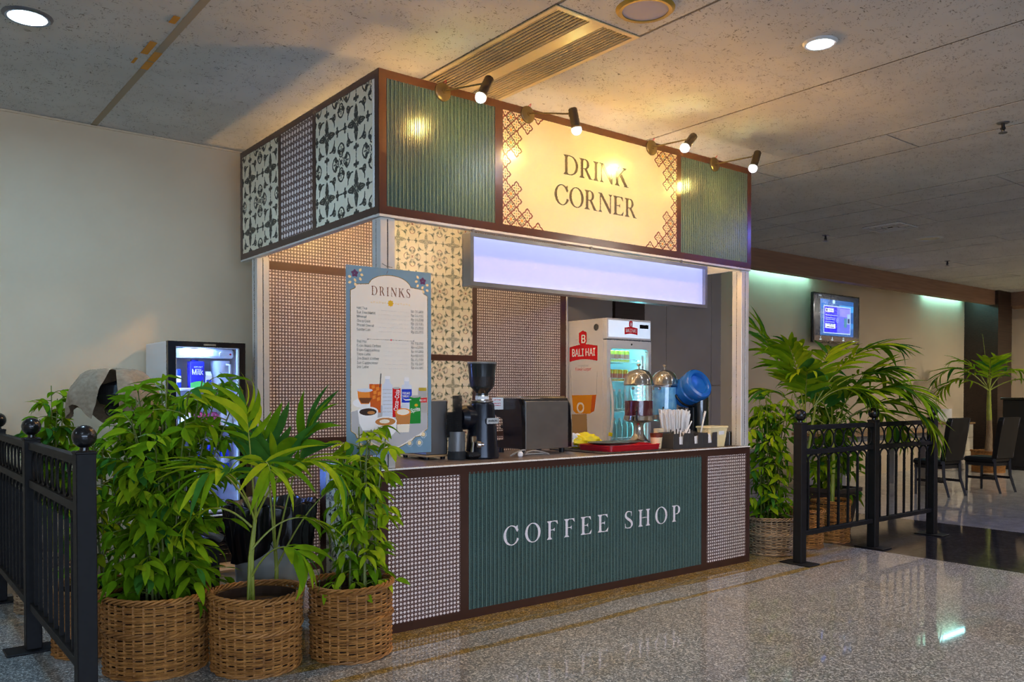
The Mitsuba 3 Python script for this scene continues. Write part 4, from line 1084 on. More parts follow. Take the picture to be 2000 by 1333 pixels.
def dispenser(x, y, r, juice, label):
    k = thing('juice_dispenser', label, 'dispenser')
    o = (x, y, Z)
    put(k + '__pedestal', lathe([(0.001, 0), (0.118, 0), (0.122, 0.008), (0.116, 0.02), (0.098, 0.03), (0.094, 0.042), (0.07, 0.058), (0.046, 0.10), (0.040, 0.17), (0.05, 0.20), (0.001, 0.21)], 40, o), 'chrome', 'polished trumpet foot', smooth=35)
    put(k + '__base_bowl', lathe([(0.045, 0.198), (r * 0.8, 0.205), (r + 0.004, 0.222), (r + 0.005, 0.258), (r - 0.004, 0.26)], 40, o), 'chrome', smooth=35)
    put(k + '__vessel', lathe([(r - 0.002, 0.258), (r - 0.002, 0.528)], 40, o), 'vessel_glass', 'clear cylinder', smooth=True)
    if juice:
        put(k + '__juice', lathe([(0.001, 0.262), (r - 0.005, 0.262), (r - 0.005, 0.388), (0.001, 0.388)], 40, o), 'maroon', 'dark red juice', smooth=35)
    else:
        put(k + '__water', lathe([(0.001, 0.262), (r - 0.005, 0.262), (r - 0.005, 0.505), (0.001, 0.505)], 40, o), 'water_blue', 'pale blue water', smooth=35)
    put(k + '__ice_core', lathe([(0.001, 0.26), (0.022, 0.26), (0.022, 0.52), (0.001, 0.52)], 16, o), 'vessel_glass', smooth=35)
    put(k + '__lid', lathe([(r + 0.006, 0.520), (r + 0.008, 0.530), (r + 0.004, 0.536), (r + 0.002, 0.56), (r * 0.93, 0.60), (r * 0.72, 0.636), (r * 0.4, 0.654), (0.014, 0.66), (0.008, 0.664), (0.007, 0.685), (0.016, 0.690), (0.021, 0.698), (0.016, 0.706), (0.001, 0.709)], 44, o), 'chrome', 'polished domed lid with a knob', smooth=35)
    dx, dy = -0.80, -0.60
    put(k + '__tap', cat([tube([(x + dx * r, y + dy * r, Z + 0.25), (x + dx * (r + 0.05), y + dy * (r + 0.05), Z + 0.25)], 0.011, 8), tube([(x + dx * (r + 0.04), y + dy * (r + 0.04), Z + 0.215), (x + dx * (r + 0.04), y + dy * (r + 0.04), Z + 0.30)], 0.009, 8), tube([(x + dx * (r + 0.02), y + dy * (r + 0.02), Z + 0.33), (x + dx * (r + 0.055), y + dy * (r + 0.055), Z + 0.30)], 0.006, 8)]), 'black_plastic', 'black tap', smooth=50)
    for a in (200, 300):
        ca, sa = math.cos(math.radians(a)), math.sin(math.radians(a))
        put(k + '__clip', onto(lathe([(0.001, 0), (0.015, 0), (0.013, 0.010), (0.001, 0.012)], 16), (x + ca * (r - 0.001), y + sa * (r - 0.001), Z + 0.495), (-sa, ca, 0), (0, 0, 1)), 'chrome', smooth=35)
    return k


dispenser(2.86, 0.60, 0.124, True, 'glass drink dispenser with dark red juice and a domed chrome lid')
dispenser(3.235, 0.64, 0.113, False, 'drink dispenser with pale blue water and domed chrome lid, beside the blue gallon')

k = thing('water_gallon', 'blue plastic water gallon tilted in a black dispenser stand', 'gallon')
d = np.array([0.786, -0.618, 0]) * 0.50 + np.array([0, 0, 1]) * 0.42 + np.array([-0.618, -0.786, 0]) * 0.80
d /= np.linalg.norm(d)
base = np.array([3.375, 0.40, 1.515]) + d * 0.05
pts = [(0.02, -0.40), (0.028, -0.38), (0.028, -0.345), (0.06, -0.32), (0.128, -0.25), (0.134, -0.235), (0.134, -0.20), (0.127, -0.19), (0.127, -0.14), (0.134, -0.13), (0.134, -0.105), (0.122, -0.095), (0.124, -0.085), (0.138, -0.075), (0.142, -0.05), (0.140, -0.015), (0.128, 0.0), (0.10, 0.004), (0.092, -0.006), (0.086, -0.028), (0.001, -0.032)]
fr = np.array(frame(base, d, (0, 0, 1)).matrix)
m = lathe(pts, 44)
gv = trimesh.transform_points(np.stack([m.vertices[:, 2], m.vertices[:, 0], m.vertices[:, 1]], 1), fr)
put(k + '__bottle', M(gv, m.faces), 'blue_gallon', smooth=40)
lb = onto(box(-0.03, 0.03, -0.022, 0.022, 0, 0.001), base - d * 0.14 + np.array([-0.2, -0.75, -0.62]) * 0.128 / np.linalg.norm([-0.2, -0.75, -0.62]), *( (lambda n_: (np.cross([0, 0, 1.0], n_) / np.linalg.norm(np.cross([0, 0, 1.0], n_)), np.cross(n_, np.cross([0, 0, 1.0], n_)) / np.linalg.norm(np.cross([0, 0, 1.0], n_))))(np.array([-0.2, -0.75, -0.62]) / np.linalg.norm([-0.2, -0.75, -0.62]))))
put(k + '__sticker', lb, 'paper_white', 'white sticker with a red mark')
k = thing('gallon_stand', 'black tilting stand that holds the blue water gallon', 'stand')
sx_, sy_ = 3.34, 0.44
put(k + '__base_plate', box(sx_ - 0.10, sx_ + 0.08, sy_ - 0.08, sy_ + 0.12, Z, Z + 0.02, 0.004), 'black_plastic')
for a in (-0.075, 0.06):
    put(k + '__upright', box(sx_ + a - 0.012, sx_ + a + 0.012, sy_ + 0.0, sy_ + 0.06, Z + 0.02, Z + 0.33, 0.004), 'black_plastic')
put(k + '__cradle', tube([tuple(base - d * 0.19 + 0.135 * (np.array(frame((0, 0, 0), d, (0, 0, 1)).matrix)[:3, 1] * math.cos(a) - np.array(frame((0, 0, 0), d, (0, 0, 1)).matrix)[:3, 2] * math.sin(a))) for a in np.linspace(0.2, np.pi - 0.2, 16)], 0.010, 8), 'black_plastic', smooth=60)

k = turned('glass_urn', 'tall clear glass urn with a black handle at the right end of the counter', 'urn',
           [('foot', [(0.001, 0), (0.07, 0), (0.072, 0.02), (0.06, 0.06), (0.065, 0.085), (0.001, 0.085)], 'steel_dull', 35),
            ('vessel', [(0.001, 0.086), (0.075, 0.086), (0.079, 0.10), (0.079, 0.545)], 'vessel_glass', 35),
            ('filling', [(0.001, 0.09), (0.074, 0.09), (0.074, 0.53), (0.001, 0.53)], 'hopper', 35),
            ('rim', [(0.079, 0.54), (0.082, 0.545), (0.082, 0.56), (0.02, 0.575), (0.001, 0.575)], 'steel', 35)], (3.515, 0.47, Z))
put(k + '__handle', tube([(3.43, 0.44, Z + 0.575), (3.44, 0.44, Z + 0.60), (3.49, 0.45, Z + 0.61), (3.55, 0.47, Z + 0.60), (3.60, 0.47, Z + 0.585), (3.605, 0.47, Z + 0.555)], 0.008, 8), 'black_plastic', 'black curved handle', smooth=60)

rng = np.random.default_rng(11)
k = thing('straw_holder', 'clear tub packed with white paper wrapped straws behind the dark caddy', 'straws')
cx, cy = 3.06, 0.375
put(k + '__tub', lathe([(0.001, 0.002), (0.10, 0.002), (0.115, 0.10), (0.12, 0.10)], 32, (cx, cy, Z)), 'vessel_glass', smooth=35)
for i in range(230):
    a, r = rng.uniform(0, 2 * np.pi), math.sqrt(rng.uniform(0, 1))
    x, y = cx + 0.094 * r * math.cos(a), cy + 0.094 * r * math.sin(a)
    L = rng.uniform(0.27, 0.318)
    put(k + '__straw', tube([(x, y, Z + 0.006), (cx + (x - cx) * 1.45 + rng.normal(0, 0.006), cy + (y - cy) * 1.45 + rng.normal(0, 0.006), Z + L)], 0.0062, 5), 'straw_white')

k = thing('bar_caddy', 'dark gray bar caddy with sugar sticks and napkins at the counter front', 'caddy')
qx0, qx1, qy0, qy1 = 2.735, 3.285, 0.10, 0.27
put(k + '__tray', box(qx0, qx1, qy0, qy1, Z, Z + 0.006), 'caddy_gray')
for i in range(4):
    x = qx0 + (qx1 - qx0) * i / 3
    put(k + '__divider', box(x - 0.003, x + 0.003, qy0, qy1, Z + 0.006, Z + 0.125, 0.001), 'caddy_gray')
put(k + '__back_panel', box(qx0, qx1, qy1 - 0.005, qy1, Z + 0.006, Z + 0.13), 'caddy_gray')
for i in range(3):
    x0 = qx0 + (qx1 - qx0) * i / 3 + 0.004
    w = (qx1 - qx0) / 3 - 0.008
    slot = Polygon([(0, 0), (w, 0), (w, 0.118), (w * 0.72, 0.118), (w * 0.66, 0.10), (w * 0.66, 0.03), (w * 0.36, 0.03), (w * 0.36, 0.10), (w * 0.30, 0.118), (0, 0.118)])
    put(k + '__front_panel', onto(ext(slot, 0.004), (x0, qy0 + 0.004, Z + 0.006), *XZ), 'caddy_gray')
k2 = thing('sugar_sticks', 'bundle of printed white sugar sticks in the middle slots of the dark caddy', 'sugar sticks')
for i in range(26):
    x = rng.uniform(qx0 + 0.04, qx0 + 0.33)
    y = rng.uniform(qy0 + 0.03, qy1 - 0.04)
    q = put(k2 + '__stick', box(-0.006, 0.006, -0.002, 0.002, 0, rng.uniform(0.12, 0.15)).apply_transform(trimesh.transformations.rotation_matrix(rng.normal(0, 0.16), (0, 1, 0))).apply_translation((x, y, Z + 0.012)), 'paper_white' if i % 3 else 'caddy_gray')
for i in range(2):
    x = qx0 + 0.085 + 0.19 * i
    put(k2 + '__stick', onto(box(0, 0.05, 0, 0.085, 0, 0.002), (x, qy0 + 0.012, Z + 0.012), (0.98, 0.1, 0.1), (-0.1, 0, 0.99)), 'paper_white')
put('napkin', onto(ext(Polygon([(0, 0), (0.07, 0.005), (0.08, 0.03), (0.055, 0.10), (0.04, 0.105), (0.01, 0.07)]), 0.004), (3.155, qy0 + 0.014, Z + 0.010), (1, 0, 0), (0, 0.05, 1)), 'paper_white', 'folded white napkin in the right slot of the dark caddy', 'napkin')
kk = thing('loose_straw', 'three white straws leaning out of the dark caddy beside the cream basket', 'straws')
for a, b in (((2.93, 0.20), (3.04, 0.17)), ((3.16, 0.2), (3.22, 0.17)), ((3.175, 0.21), (3.235, 0.19))):
    put(kk + '__straw', tube([(*a, Z + 0.02), (*b, Z + (0.22 if a[0] < 3 else 0.30))], 0.006, 6), 'straw_white')

turned('paper_cup', 'short cream paper cup with a brown rim band left of the caddy', 'cup',
       [('cup', [(0.001, 0.002), (0.036, 0.0), (0.0365, 0.003), (0.048, 0.098)], 'paper_cream', 35), ('band', [(0.0482, 0.097), (0.0522, 0.128), (0.053, 0.13), (0.05, 0.13), (0.046, 0.10)], 'cup_brown', 35)], (2.645, 0.205, Z))
turned('paper_cup', 'plain cream paper cup stack behind the caddy, below the clear dispenser', 'cup',
       [('cup', [(0.001, 0.0), (0.034, 0.0), (0.042, 0.13), (0.043, 0.134), (0.040, 0.134)], 'paper_cream', 35), ('stacked_rim', [(0.0425, 0.136), (0.044, 0.155), (0.0425, 0.157)], 'paper_cream', 35)], (2.845, 0.36, Z))

k = thing('cream_basket', 'cream plastic basket with a slotted handle right of the caddy', 'basket')
o = sbox(-0.125, -0.075, 0.125, 0.075).buffer(-0.02).buffer(0.02)


def loft(pa, za, pb, zb):
    a, b = np.array(pa.exterior.coords)[:-1], np.array(pb.exterior.coords)[:-1]
    n = len(a)
    v = np.vstack([np.c_[a, np.full(n, za)], np.c_[b, np.full(n, zb)]])
    i = np.arange(n)
    j = (i + 1) % n
    return M(v, np.vstack([np.stack([i, j, j + n], 1), np.stack([i, j + n, i + n], 1)]))


oi = affinity.scale(o, 0.8, 0.8)
put(k + '__wall', mov(cat([loft(oi, 0, o, 0.16), loft(affinity.scale(oi, 0.96, 0.96), 0.004, affinity.scale(o, 0.965, 0.96), 0.16), ext(oi, 0.004)]), 3.325, 0.185, Z), 'cream_plastic')
put(k + '__rim', mov(ext(o.buffer(0.008).difference(o.buffer(-0.006)), 0.014), 3.325, 0.185, Z + 0.158), 'cream_plastic')
put(k + '__handle_slot', onto(ext(sbox(-0.03, -0.010, 0.03, 0.010).buffer(0.006), 0.003), (3.36, 0.115, Z + 0.115), (1, 0, 0), (0, -0.08, 1)), 'paper_white', 'raised handle slot')
k = thing('tin_box', 'small square tin box against the right kiosk post on the counter', 'box')
put(k + '__body', box(3.50, 3.592, 0.135, 0.25, Z, Z + 0.12, 0.003), 'steel_dull')
put(k + '__front', box(3.512, 3.588, 0.132, 0.135, Z + 0.008, Z + 0.112), 'planter_black', 'dark front plate')

# ------------------------------------------------------------------ beer fridge
k = thing('beer_fridge', 'tall white glass door fridge with a red beer banner inside the kiosk', 'fridge')
fx0, fx1, fy0, fy1, fz = 3.315, 3.945, 1.45, 2.05, 2.185
put(k + '__cabinet', cat([box(fx0, fx0 + 0.03, fy0 + 0.05, fy1, 0.06, fz, 0.006), box(fx1 - 0.03, fx1, fy0 + 0.05, fy1, 0.06, fz, 0.006), box(fx0 + 0.03, fx1 - 0.03, fy1 - 0.03, fy1, 0.06, fz, 0.004), box(fx0 + 0.03, fx1 - 0.03, fy0 + 0.05, fy1 - 0.03, fz - 0.2, fz, 0.004), box(fx0 + 0.03, fx1 - 0.03, fy0 + 0.05, fy1 - 0.03, 0.06, 0.34, 0.004)]), 'white_enamel')
put(k + '__liner', cat([box(fx0 + 0.03, fx0 + 0.033, fy0 + 0.055, fy1 - 0.03, 0.34, fz - 0.2), box(fx1 - 0.033, fx1 - 0.03, fy0 + 0.055, fy1 - 0.03, 0.34, fz - 0.2), box(fx0 + 0.03, fx1 - 0.03, fy1 - 0.033, fy1 - 0.03, 0.34, fz - 0.2)]), 'liner_white')
hd = put(k + '__header', box(fx0, fx1, fy0, fy0 + 0.05, fz - 0.205, fz, 0.006), 'white_enamel')
put(hd + '__sign_face', box(fx0 + 0.02, fx1 - 0.015, fy0 - 0.002, fy0, fz - 0.185, fz - 0.02), 'liner_white', 'lit header sign', light=np.array([0.42, 0.56, 0.78]) * 0.32)
dz1, dz0 = fz - 0.215, 0.10
ox0, ox1, oz0, oz1 = fx0 + 0.05, fx1 - 0.04, 0.38, fz - 0.295
dr_poly = sbox(fx0, dz0, fx1, dz1).difference(sbox(ox0, oz0, ox1, oz1).buffer(-0.035).buffer(0.035))
dk = put(k + '__door', onto(ext(dr_poly, 0.045), (0, fy0 + 0.045, 0), *XZ), 'white_enamel')
put(dk + '__glass', onto(ext(sbox(ox0 - 0.01, oz0 - 0.01, ox1 + 0.01, oz1 + 0.01), 0.0005), (0, fy0 + 0.03, 0), *XZ), 'pane')
put(dk + '__handle', tube(bez((fx0 + 0.035, fy0 - 0.004, 1.60), (fx0 + 0.075, fy0 - 0.05, 1.28), (fx0 + 0.035, fy0 - 0.004, 0.98), 14), 0.014, 8), 'white_enamel', smooth=60)
put(dk + '__lock', onto(lathe([(0.001, 0), (0.010, 0), (0.008, 0.004), (0.001, 0.005)], 14), ((fx0 + fx1) / 2 + 0.03, fy0 - 0.0005, dz1 - 0.035), *XZ), 'black_plastic')
put(k + '__seam', box(fx0 + 0.002, fx1 - 0.002, fy0 + 0.006, fy0 + 0.05, dz1 - 0.001, fz - 0.205), 'gasket')
put(hd + '__display', box(fx1 - 0.17, fx1 - 0.045, fy0 - 0.0035, fy0 - 0.002, fz - 0.085, fz - 0.048), 'black_gloss', 'dark temperature display')


def logo(o, U, V, w, key, t0=0.0, sub=True):
    """The fridge maker's banner and shield; w: banner width."""
    h = w * 0.40
    arcs = [(w * i / 12, 0.055 * w * math.sin(np.pi * i / 12)) for i in range(13)]
    ban = Polygon([(0, 0)] + arcs[1:-1] + [(w, 0), (w, h * 0.88)] + [(w - a, h * 0.88 + b) for a, b in arcs[1:-1]] + [(0, h * 0.88)]).buffer(0.01 * w)
    put(key + '__banner', onto(ext(ban, 0.0006), np.array(o) + np.cross(U, V) * t0, U, V), 'red_print', 'red name banner')
    g = meshkit.text_mesh('BALI HAI', h * 0.46, 0.0006, True)
    g.apply_scale([w * 0.86 / g.bounds[1][0], 1, 1])
    put(key + '__banner_letters', onto(mov(g, w * 0.07, h * 0.31, 0.0007 + t0), o, U, V), 'paper_white')
    sh = Polygon([(-0.14, 0.40), (0, 0.46), (0.14, 0.40), (0.14, 0.14), (0.09, 0.04), (-0.09, 0.04), (-0.14, 0.14)])
    put(key + '__shield', onto(ext(affinity.translate(affinity.scale(sh, w, w * 0.9, origin=(0, 0)), w * 0.48, h * 0.88), 0.0006), np.array(o) + np.cross(U, V) * t0, U, V), 'red_print')
    g = meshkit.text_mesh('B', w * 0.20, 0.0006, True)
    put(key + '__shield_letter', onto(mov(g, w * 0.41, h * 1.14, 0.0007 + t0), o, U, V), 'paper_white')
    if sub:
        for s, hh, yy, m in (('PREMIUM', 0.055, -0.15, 'gray_print'), ('Fresh Lager', 0.075, -0.24, 'red_print')):
            g = meshkit.text_mesh(s, w * hh, 0.0005)
            put(key + '__sub_line', onto(mov(g, w * 0.5 - g.bounds[1][0] / 2, w * yy, t0), o, U, V), m)
        for dx in (-0.27, 0.16):
            put(key + '__shield_dash', onto(box(w * (0.5 + dx), w * (0.58 + dx), h * 1.33, h * 1.36, 0, 0.0005), o, U, V), 'gray_print')


logo((fx0 - 0.0003, 1.985, 1.772), *YZ, 0.40, k)
logo((3.560, fy0 - 0.0022, fz - 0.152), *XZ, 0.18, hd, sub=False)
put(k + '__beer_print', onto(ext(Polygon([(0.0, 0.185), (0.36, 0.19), (0.33, 0.03), (0.26, 0.0), (0.06, 0.0), (0.02, 0.03)]), 0.0006), (fx0, 1.955, 1.242), *YZ), 'beer_amber', 'printed glass of amber beer')
put(k + '__beer_print', onto(ext(Polygon([(0.30, 0.185), (0.36, 0.19), (0.33, 0.03), (0.28, 0.01)]), 0.0009), (fx0, 1.955, 1.242), *YZ), 'tea_amber')
put(k + '__beer_mark', onto(ext(Point(0.13, 0.06).buffer(0.055).difference(Point(0.13, 0.06).buffer(0.035)), 0.0012), (fx0, 1.955, 1.242), *YZ), 'beer_foam')
put(k + '__glass_outline', onto(ext(unary_union([LineString([(0.0, 0.19), (-0.02, 0.44)]).buffer(0.003), LineString([(0.36, 0.19), (0.37, 0.42)]).buffer(0.003)]), 0.0004), (fx0, 1.955, 1.242), *YZ), 'gray_print')
put(k + '__carton_print', onto(ext(Polygon([(0.0, 0.0), (0.27, 0.0), (0.25, 0.32), (-0.02, 0.31)]), 0.0004), (fx0, 1.985, 0.92), *YZ), 'cardboard', 'printed tan carton')
put(k + '__round_vent', onto(lathe([(0.001, 0.001), (0.020, 0.001), (0.024, 0.004), (0.032, 0.003), (0.034, 0.0)], 20), (fx0, 1.60, 2.10), *YZ), 'gasket')
put(k + '__kick_plate', box(fx0 + 0.01, fx1 - 0.01, fy0 + 0.06, fy1 - 0.02, 0.0, 0.06), 'black_plastic')
put(k + '__light_strip', cat([box(fx1 - 0.085, fx1 - 0.055, fy0 + 0.052, fy0 + 0.06, 0.5, oz1 - 0.06)]), 'liner_white')
lz = np.arange(0.55, oz1 - 0.08, 0.036)
put(k + '__light_bead', cat([lathe([(0.001, -0.010), (0.010, 0), (0.001, 0.010)], 8, (fx1 - 0.105, fy0 + 0.075, z)) for z in lz]), 'bulb_glass', 'row of white light beads', kind='stuff', light=L_FRIDGE * 1.3)
put(k + '__top_light', box(fx0 + 0.10, fx1 - 0.10, fy0 + 0.06, fy0 + 0.075, oz1 + 0.045, oz1 + 0.055), 'bulb_glass', light=L_FRIDGE * 0.8)
SH = (1.762, 1.570, 1.265, 0.975, 0.66)
for z in SH:
    q = put(k + '__shelf', cat([box(fx0 + 0.035, fx1 - 0.12, fy0 + 0.08, fy1 - 0.05, z - 0.006, z - 0.002)]), 'liner_white')
    put(q + '__rail', cat([tube([(fx0 + 0.04, fy0 + 0.078, z - 0.004), (fx1 - 0.13, fy0 + 0.078, z - 0.004)], 0.004, 5), tube([(fx0 + 0.04, fy0 + 0.078, z + 0.026), (fx1 - 0.13, fy0 + 0.078, z + 0.026)], 0.003, 5)] + [tube([(x, fy0 + 0.078, z - 0.004), (x, fy0 + 0.078, z + 0.026)], 0.002, 4) for x in np.arange(fx0 + 0.05, fx1 - 0.13, 0.014)]), 'liner_white')
can_p = mikit.ply(lathe([(0.001, 0), (0.025, 0), (0.033, 0.008), (0.033, 0.106), (0.027, 0.116), (0.001, 0.114)], 18), 'can_gold', smooth=35)
can_l = mikit.ply(lathe([(0.0333, 0.03), (0.0333, 0.075)], 18), 'can_pink', smooth=True)
for ri, (z, xs) in enumerate(((SH[0], (3.50, 3.572, 3.644, 3.716)), (SH[1], (3.41, 3.482, 3.554, 3.626, 3.698)))):
    for i, x in enumerate(xs):
        kc = thing('beer_can', 'gold beer can on the ' + ('top' if ri == 0 else 'second') + ' shelf of the tall beer fridge', 'can', 'gold cans on the ' + ('top' if ri == 0 else 'second') + ' fridge shelf')
        scene[kc + '__can'] = {**can_p, 'to_world': T().translate([x, fy0 + 0.13, z])}
        scene[kc + '__band'] = {**can_l, 'to_world': T().translate([x, fy0 + 0.13, z])}
bot_p = mikit.ply(lathe([(0.001, 0), (0.031, 0), (0.033, 0.01), (0.033, 0.12), (0.029, 0.15), (0.013, 0.19), (0.012, 0.215), (0.001, 0.215)], 18), 'bottle_clear', smooth=35)
bot_c = mikit.ply(lathe([(0.0135, 0.2), (0.0135, 0.223), (0.001, 0.224)], 14), 'paper_white', smooth=35)
for ri, z in enumerate(SH[2:4]):
    for i in range(6):
        s = ('third', 'fourth')[ri]
        kb = thing('water_bottle', f'clear plastic bottle on the {s} shelf of the tall beer fridge', 'bottle', f'clear bottles on the {s} fridge shelf')
        scene[kb + '__bottle'] = {**bot_p, 'to_world': T().translate([3.39 + 0.077 * i, fy0 + 0.13, z])}
        scene[kb + '__cap'] = {**bot_c, 'to_world': T().translate([3.39 + 0.077 * i, fy0 + 0.13, z])}
put('price_tag', box(fx0 + 0.0, fx0 + 0.05, fy0 - 0.03, fy0 - 0.024, 1.03, 1.065, 0.001).apply_transform(trimesh.transformations.rotation_matrix(0.2, (0, 1, 0), (fx0 + 0.02, fy0, 1.05))), 'yellow_print', 'small yellow tag at the handle of the tall beer fridge', 'tag')

# ------------------------------------------------------------------ small fridge on the left
k = thing('small_fridge', 'black framed glass door fridge with blue light against the left wall', 'fridge')
gx0, gx1, gy0, gy1, gz0, gz1 = -0.655, -0.085, 1.93, 2.52, 0.165, 1.83
put(k + '__cabinet', cat([box(gx0, gx0 + 0.035, gy0 + 0.05, gy1, gz0, gz1, 0.005), box(gx1 - 0.035, gx1, gy0 + 0.05, gy1, gz0, gz1, 0.005), box(gx0 + 0.035, gx1 - 0.035, gy1 - 0.03, gy1, gz0, gz1), box(gx0 + 0.035, gx1 - 0.035, gy0 + 0.05, gy1 - 0.03, gz1 - 0.04, gz1), box(gx0 + 0.035, gx1 - 0.035, gy0 + 0.05, gy1 - 0.03, gz0, gz0 + 0.30)]), 'white_enamel')
dk = put(k + '__door', onto(ext(sbox(gx0, gz0 + 0.30, gx1, gz1).difference(sbox(gx0 + 0.055, gz0 + 0.355, gx1 - 0.045, gz1 - 0.038)), 0.048), (0, gy0 + 0.048, 0), *XZ), 'black_gloss')
put(dk + '__glass', box(gx0 + 0.05, gx1 - 0.04, gy0 + 0.02, gy0 + 0.0202, gz0 + 0.35, gz1 - 0.03), 'pane')
put(dk + '__inner_edge', onto(ext(sbox(gx0 + 0.055, gz0 + 0.355, gx1 - 0.045, gz1 - 0.038).difference(sbox(gx0 + 0.063, gz0 + 0.363, gx1 - 0.055, gz1 - 0.044)), 0.03), (0, gy0 + 0.045, 0), *XZ), 'liner_white')
put(dk + '__badge', box(-0.40, -0.31, gy0 - 0.0015, gy0, gz1 - 0.028, gz1 - 0.014), 'chrome')
put(k + '__grille', box(gx0, gx1, gy0 + 0.01, gy0 + 0.05, gz0, gz0 + 0.29, 0.006), 'black_plastic')
for i in range(6):
    put(k + '__grille_slat', box(gx0 + 0.05, gx1 - 0.05, gy0 + 0.002, gy0 + 0.01, gz0 + 0.05 + 0.035 * i, gz0 + 0.066 + 0.035 * i, 0.002), 'black_gloss')
put(k + '__control_box', box(gx0 + 0.06, gx1 - 0.05, gy0 + 0.10, gy0 + 0.22, gz1 - 0.115, gz1 - 0.045, 0.015), 'liner_white')
put(k + '__knob', onto(lathe([(0.001, 0.0), (0.020, 0.0), (0.016, 0.012), (0.001, 0.013)], 18), (-0.235, gy0 + 0.0995, gz1 - 0.083), *XZ), 'liner_white', smooth=35)
put(k + '__switch', onto(lathe([(0.001, 0.0), (0.008, 0.0), (0.007, 0.004), (0.001, 0.004)], 12), (-0.165, gy0 + 0.0995, gz1 - 0.083), *XZ), 'red_plastic', 'red switch')
put(k + '__light', box(gx0 + 0.14, gx0 + 0.33, gy0 + 0.075, gy0 + 0.099, gz1 - 0.10, gz1 - 0.055, 0.004), 'bulb_glass', light=L_FRIDGE2)
put(k + '__light', box(gx0 + 0.06, gx0 + 0.072, gy0 + 0.06, gy0 + 0.07, gz0 + 0.5, gz1 - 0.15), 'bulb_glass', light=L_FRIDGE2 * 1.2)
GS = (1.49, 1.19, 0.86, 0.56)
for z in GS:
    put(k + '__shelf', box(gx0 + 0.04, gx1 - 0.04, gy0 + 0.075, gy1 - 0.05, z - 0.022, z - 0.002, 0.004), 'liner_white')
kc = thing('milk_carton', 'blue milk carton with green foot on the top shelf of the small fridge', 'carton')
put(kc + '__carton', cat([box(-0.455, -0.35, 2.07, 2.15, 1.489, 1.69, 0.003), box(-0.44, -0.39, 2.09, 2.12, 1.69, 1.703)]), 'carton_blue')
put(kc + '__grass_print', onto(ext(Polygon([(0, 0), (0.105, 0), (0.105, 0.04), (0.07, 0.052), (0.03, 0.045), (0, 0.035)]), 0.0008), (-0.455, 2.0695, 1.489), *XZ), 'carton_green')
g = meshkit.text_mesh('Milk', 0.042, 0.0008, True)
g.apply_scale([0.088 / g.bounds[1][0], 1, 1])
put(kc + '__letters', onto(mov(g, 0.008, 0.10, 0), (-0.455, 2.0695, 1.489), *XZ), 'paper_white')
g = meshkit.text_mesh('almond', 0.014, 0.0008)
put(kc + '__letters', onto(mov(g, 0.026, 0.152, 0), (-0.455, 2.0695, 1.489), *XZ), 'paper_white')
kc = thing('small_carton', 'small white gabled carton between the milk carton and the jug', 'carton')
put(kc + '__carton', hull([(x, y, z) for x in (-0.342, -0.297) for y in (2.06, 2.11) for z in (1.489, 1.585)] + [(x, 2.085, 1.615) for x in (-0.342, -0.297)]), 'paper_white')
put(kc + '__print', box(-0.338, -0.300, 2.0592, 2.06, 1.50, 1.55), 'label_blue')
kc = thing('plastic_jug', 'frosted white plastic jug with a handle in the small fridge', 'jug')
put(kc + '__body', lathe([(0.001, 0), (0.058, 0), (0.06, 0.005), (0.073, 0.208), (0.07, 0.208)], 32, (-0.215, 2.12, 1.489)), 'jug_white', smooth=35)
put(kc + '__handle', tube([(-0.19, 2.05, 1.67), (-0.175, 2.015, 1.665), (-0.175, 2.012, 1.60), (-0.19, 2.052, 1.585)], 0.009, 8), 'paper_white', smooth=60)
kc = thing('drink_can', 'blue and white can left of the milk carton in the small fridge', 'can')
put(kc + '__can', lathe([(0.001, 0), (0.026, 0), (0.031, 0.008), (0.031, 0.13), (0.026, 0.14), (0.001, 0.139)], 20, (-0.545, 2.10, 1.489)), 'label_blue', smooth=35)
put(kc + '__band', lathe([(0.0315, 0.04), (0.0315, 0.09)], 20, (-0.545, 2.10, 1.489)), 'paper_white', smooth=True)
for i, (x, m) in enumerate(((-0.47, 'paper_white'), (-0.37, 'frozen_pack'), (-0.27, 'frozen_pack'), (-0.18, 'paper_white'))):
    put('food_pack', crumpled((x, 2.12, 1.1885), (0.055, 0.05, 0.075), 20 + i, 7, 0.22), m, f'{"white" if m == "paper_white" else "dark red"} frozen food pack on the second shelf, {["leftmost", "second from left", "third from left", "rightmost"][i]}', 'food pack', smooth=30)
for i in range(4):
    kb = thing('soda_bottle', 'dark blue bottle on the third shelf of the small fridge', 'bottle', 'dark blue bottles in the small fridge')
    put(kb + '__bottle', lathe([(0.001, 0), (0.033, 0), (0.036, 0.01), (0.036, 0.13), (0.014, 0.19), (0.013, 0.21), (0.001, 0.21)], 18, (-0.52 + 0.11 * i, 2.11, 0.859)), 'label_blue', smooth=35)
    put(kb + '__label', lathe([(0.0365, 0.05), (0.0365, 0.10)], 18, (-0.52 + 0.11 * i, 2.11, 0.859)), 'paper_white', smooth=True)
k = thing('low_plinth', 'low beige plinth on the floor under the small fridge', 'plinth')
put(k + '__board', box(-0.78, -0.02, 1.66, 2.56, 0.145, 0.163, 0.002), 'cardboard')
put(k + '__base', box(-0.77, -0.03, 1.67, 2.55, 0.0, 0.145, 0.002), 'beige_board')

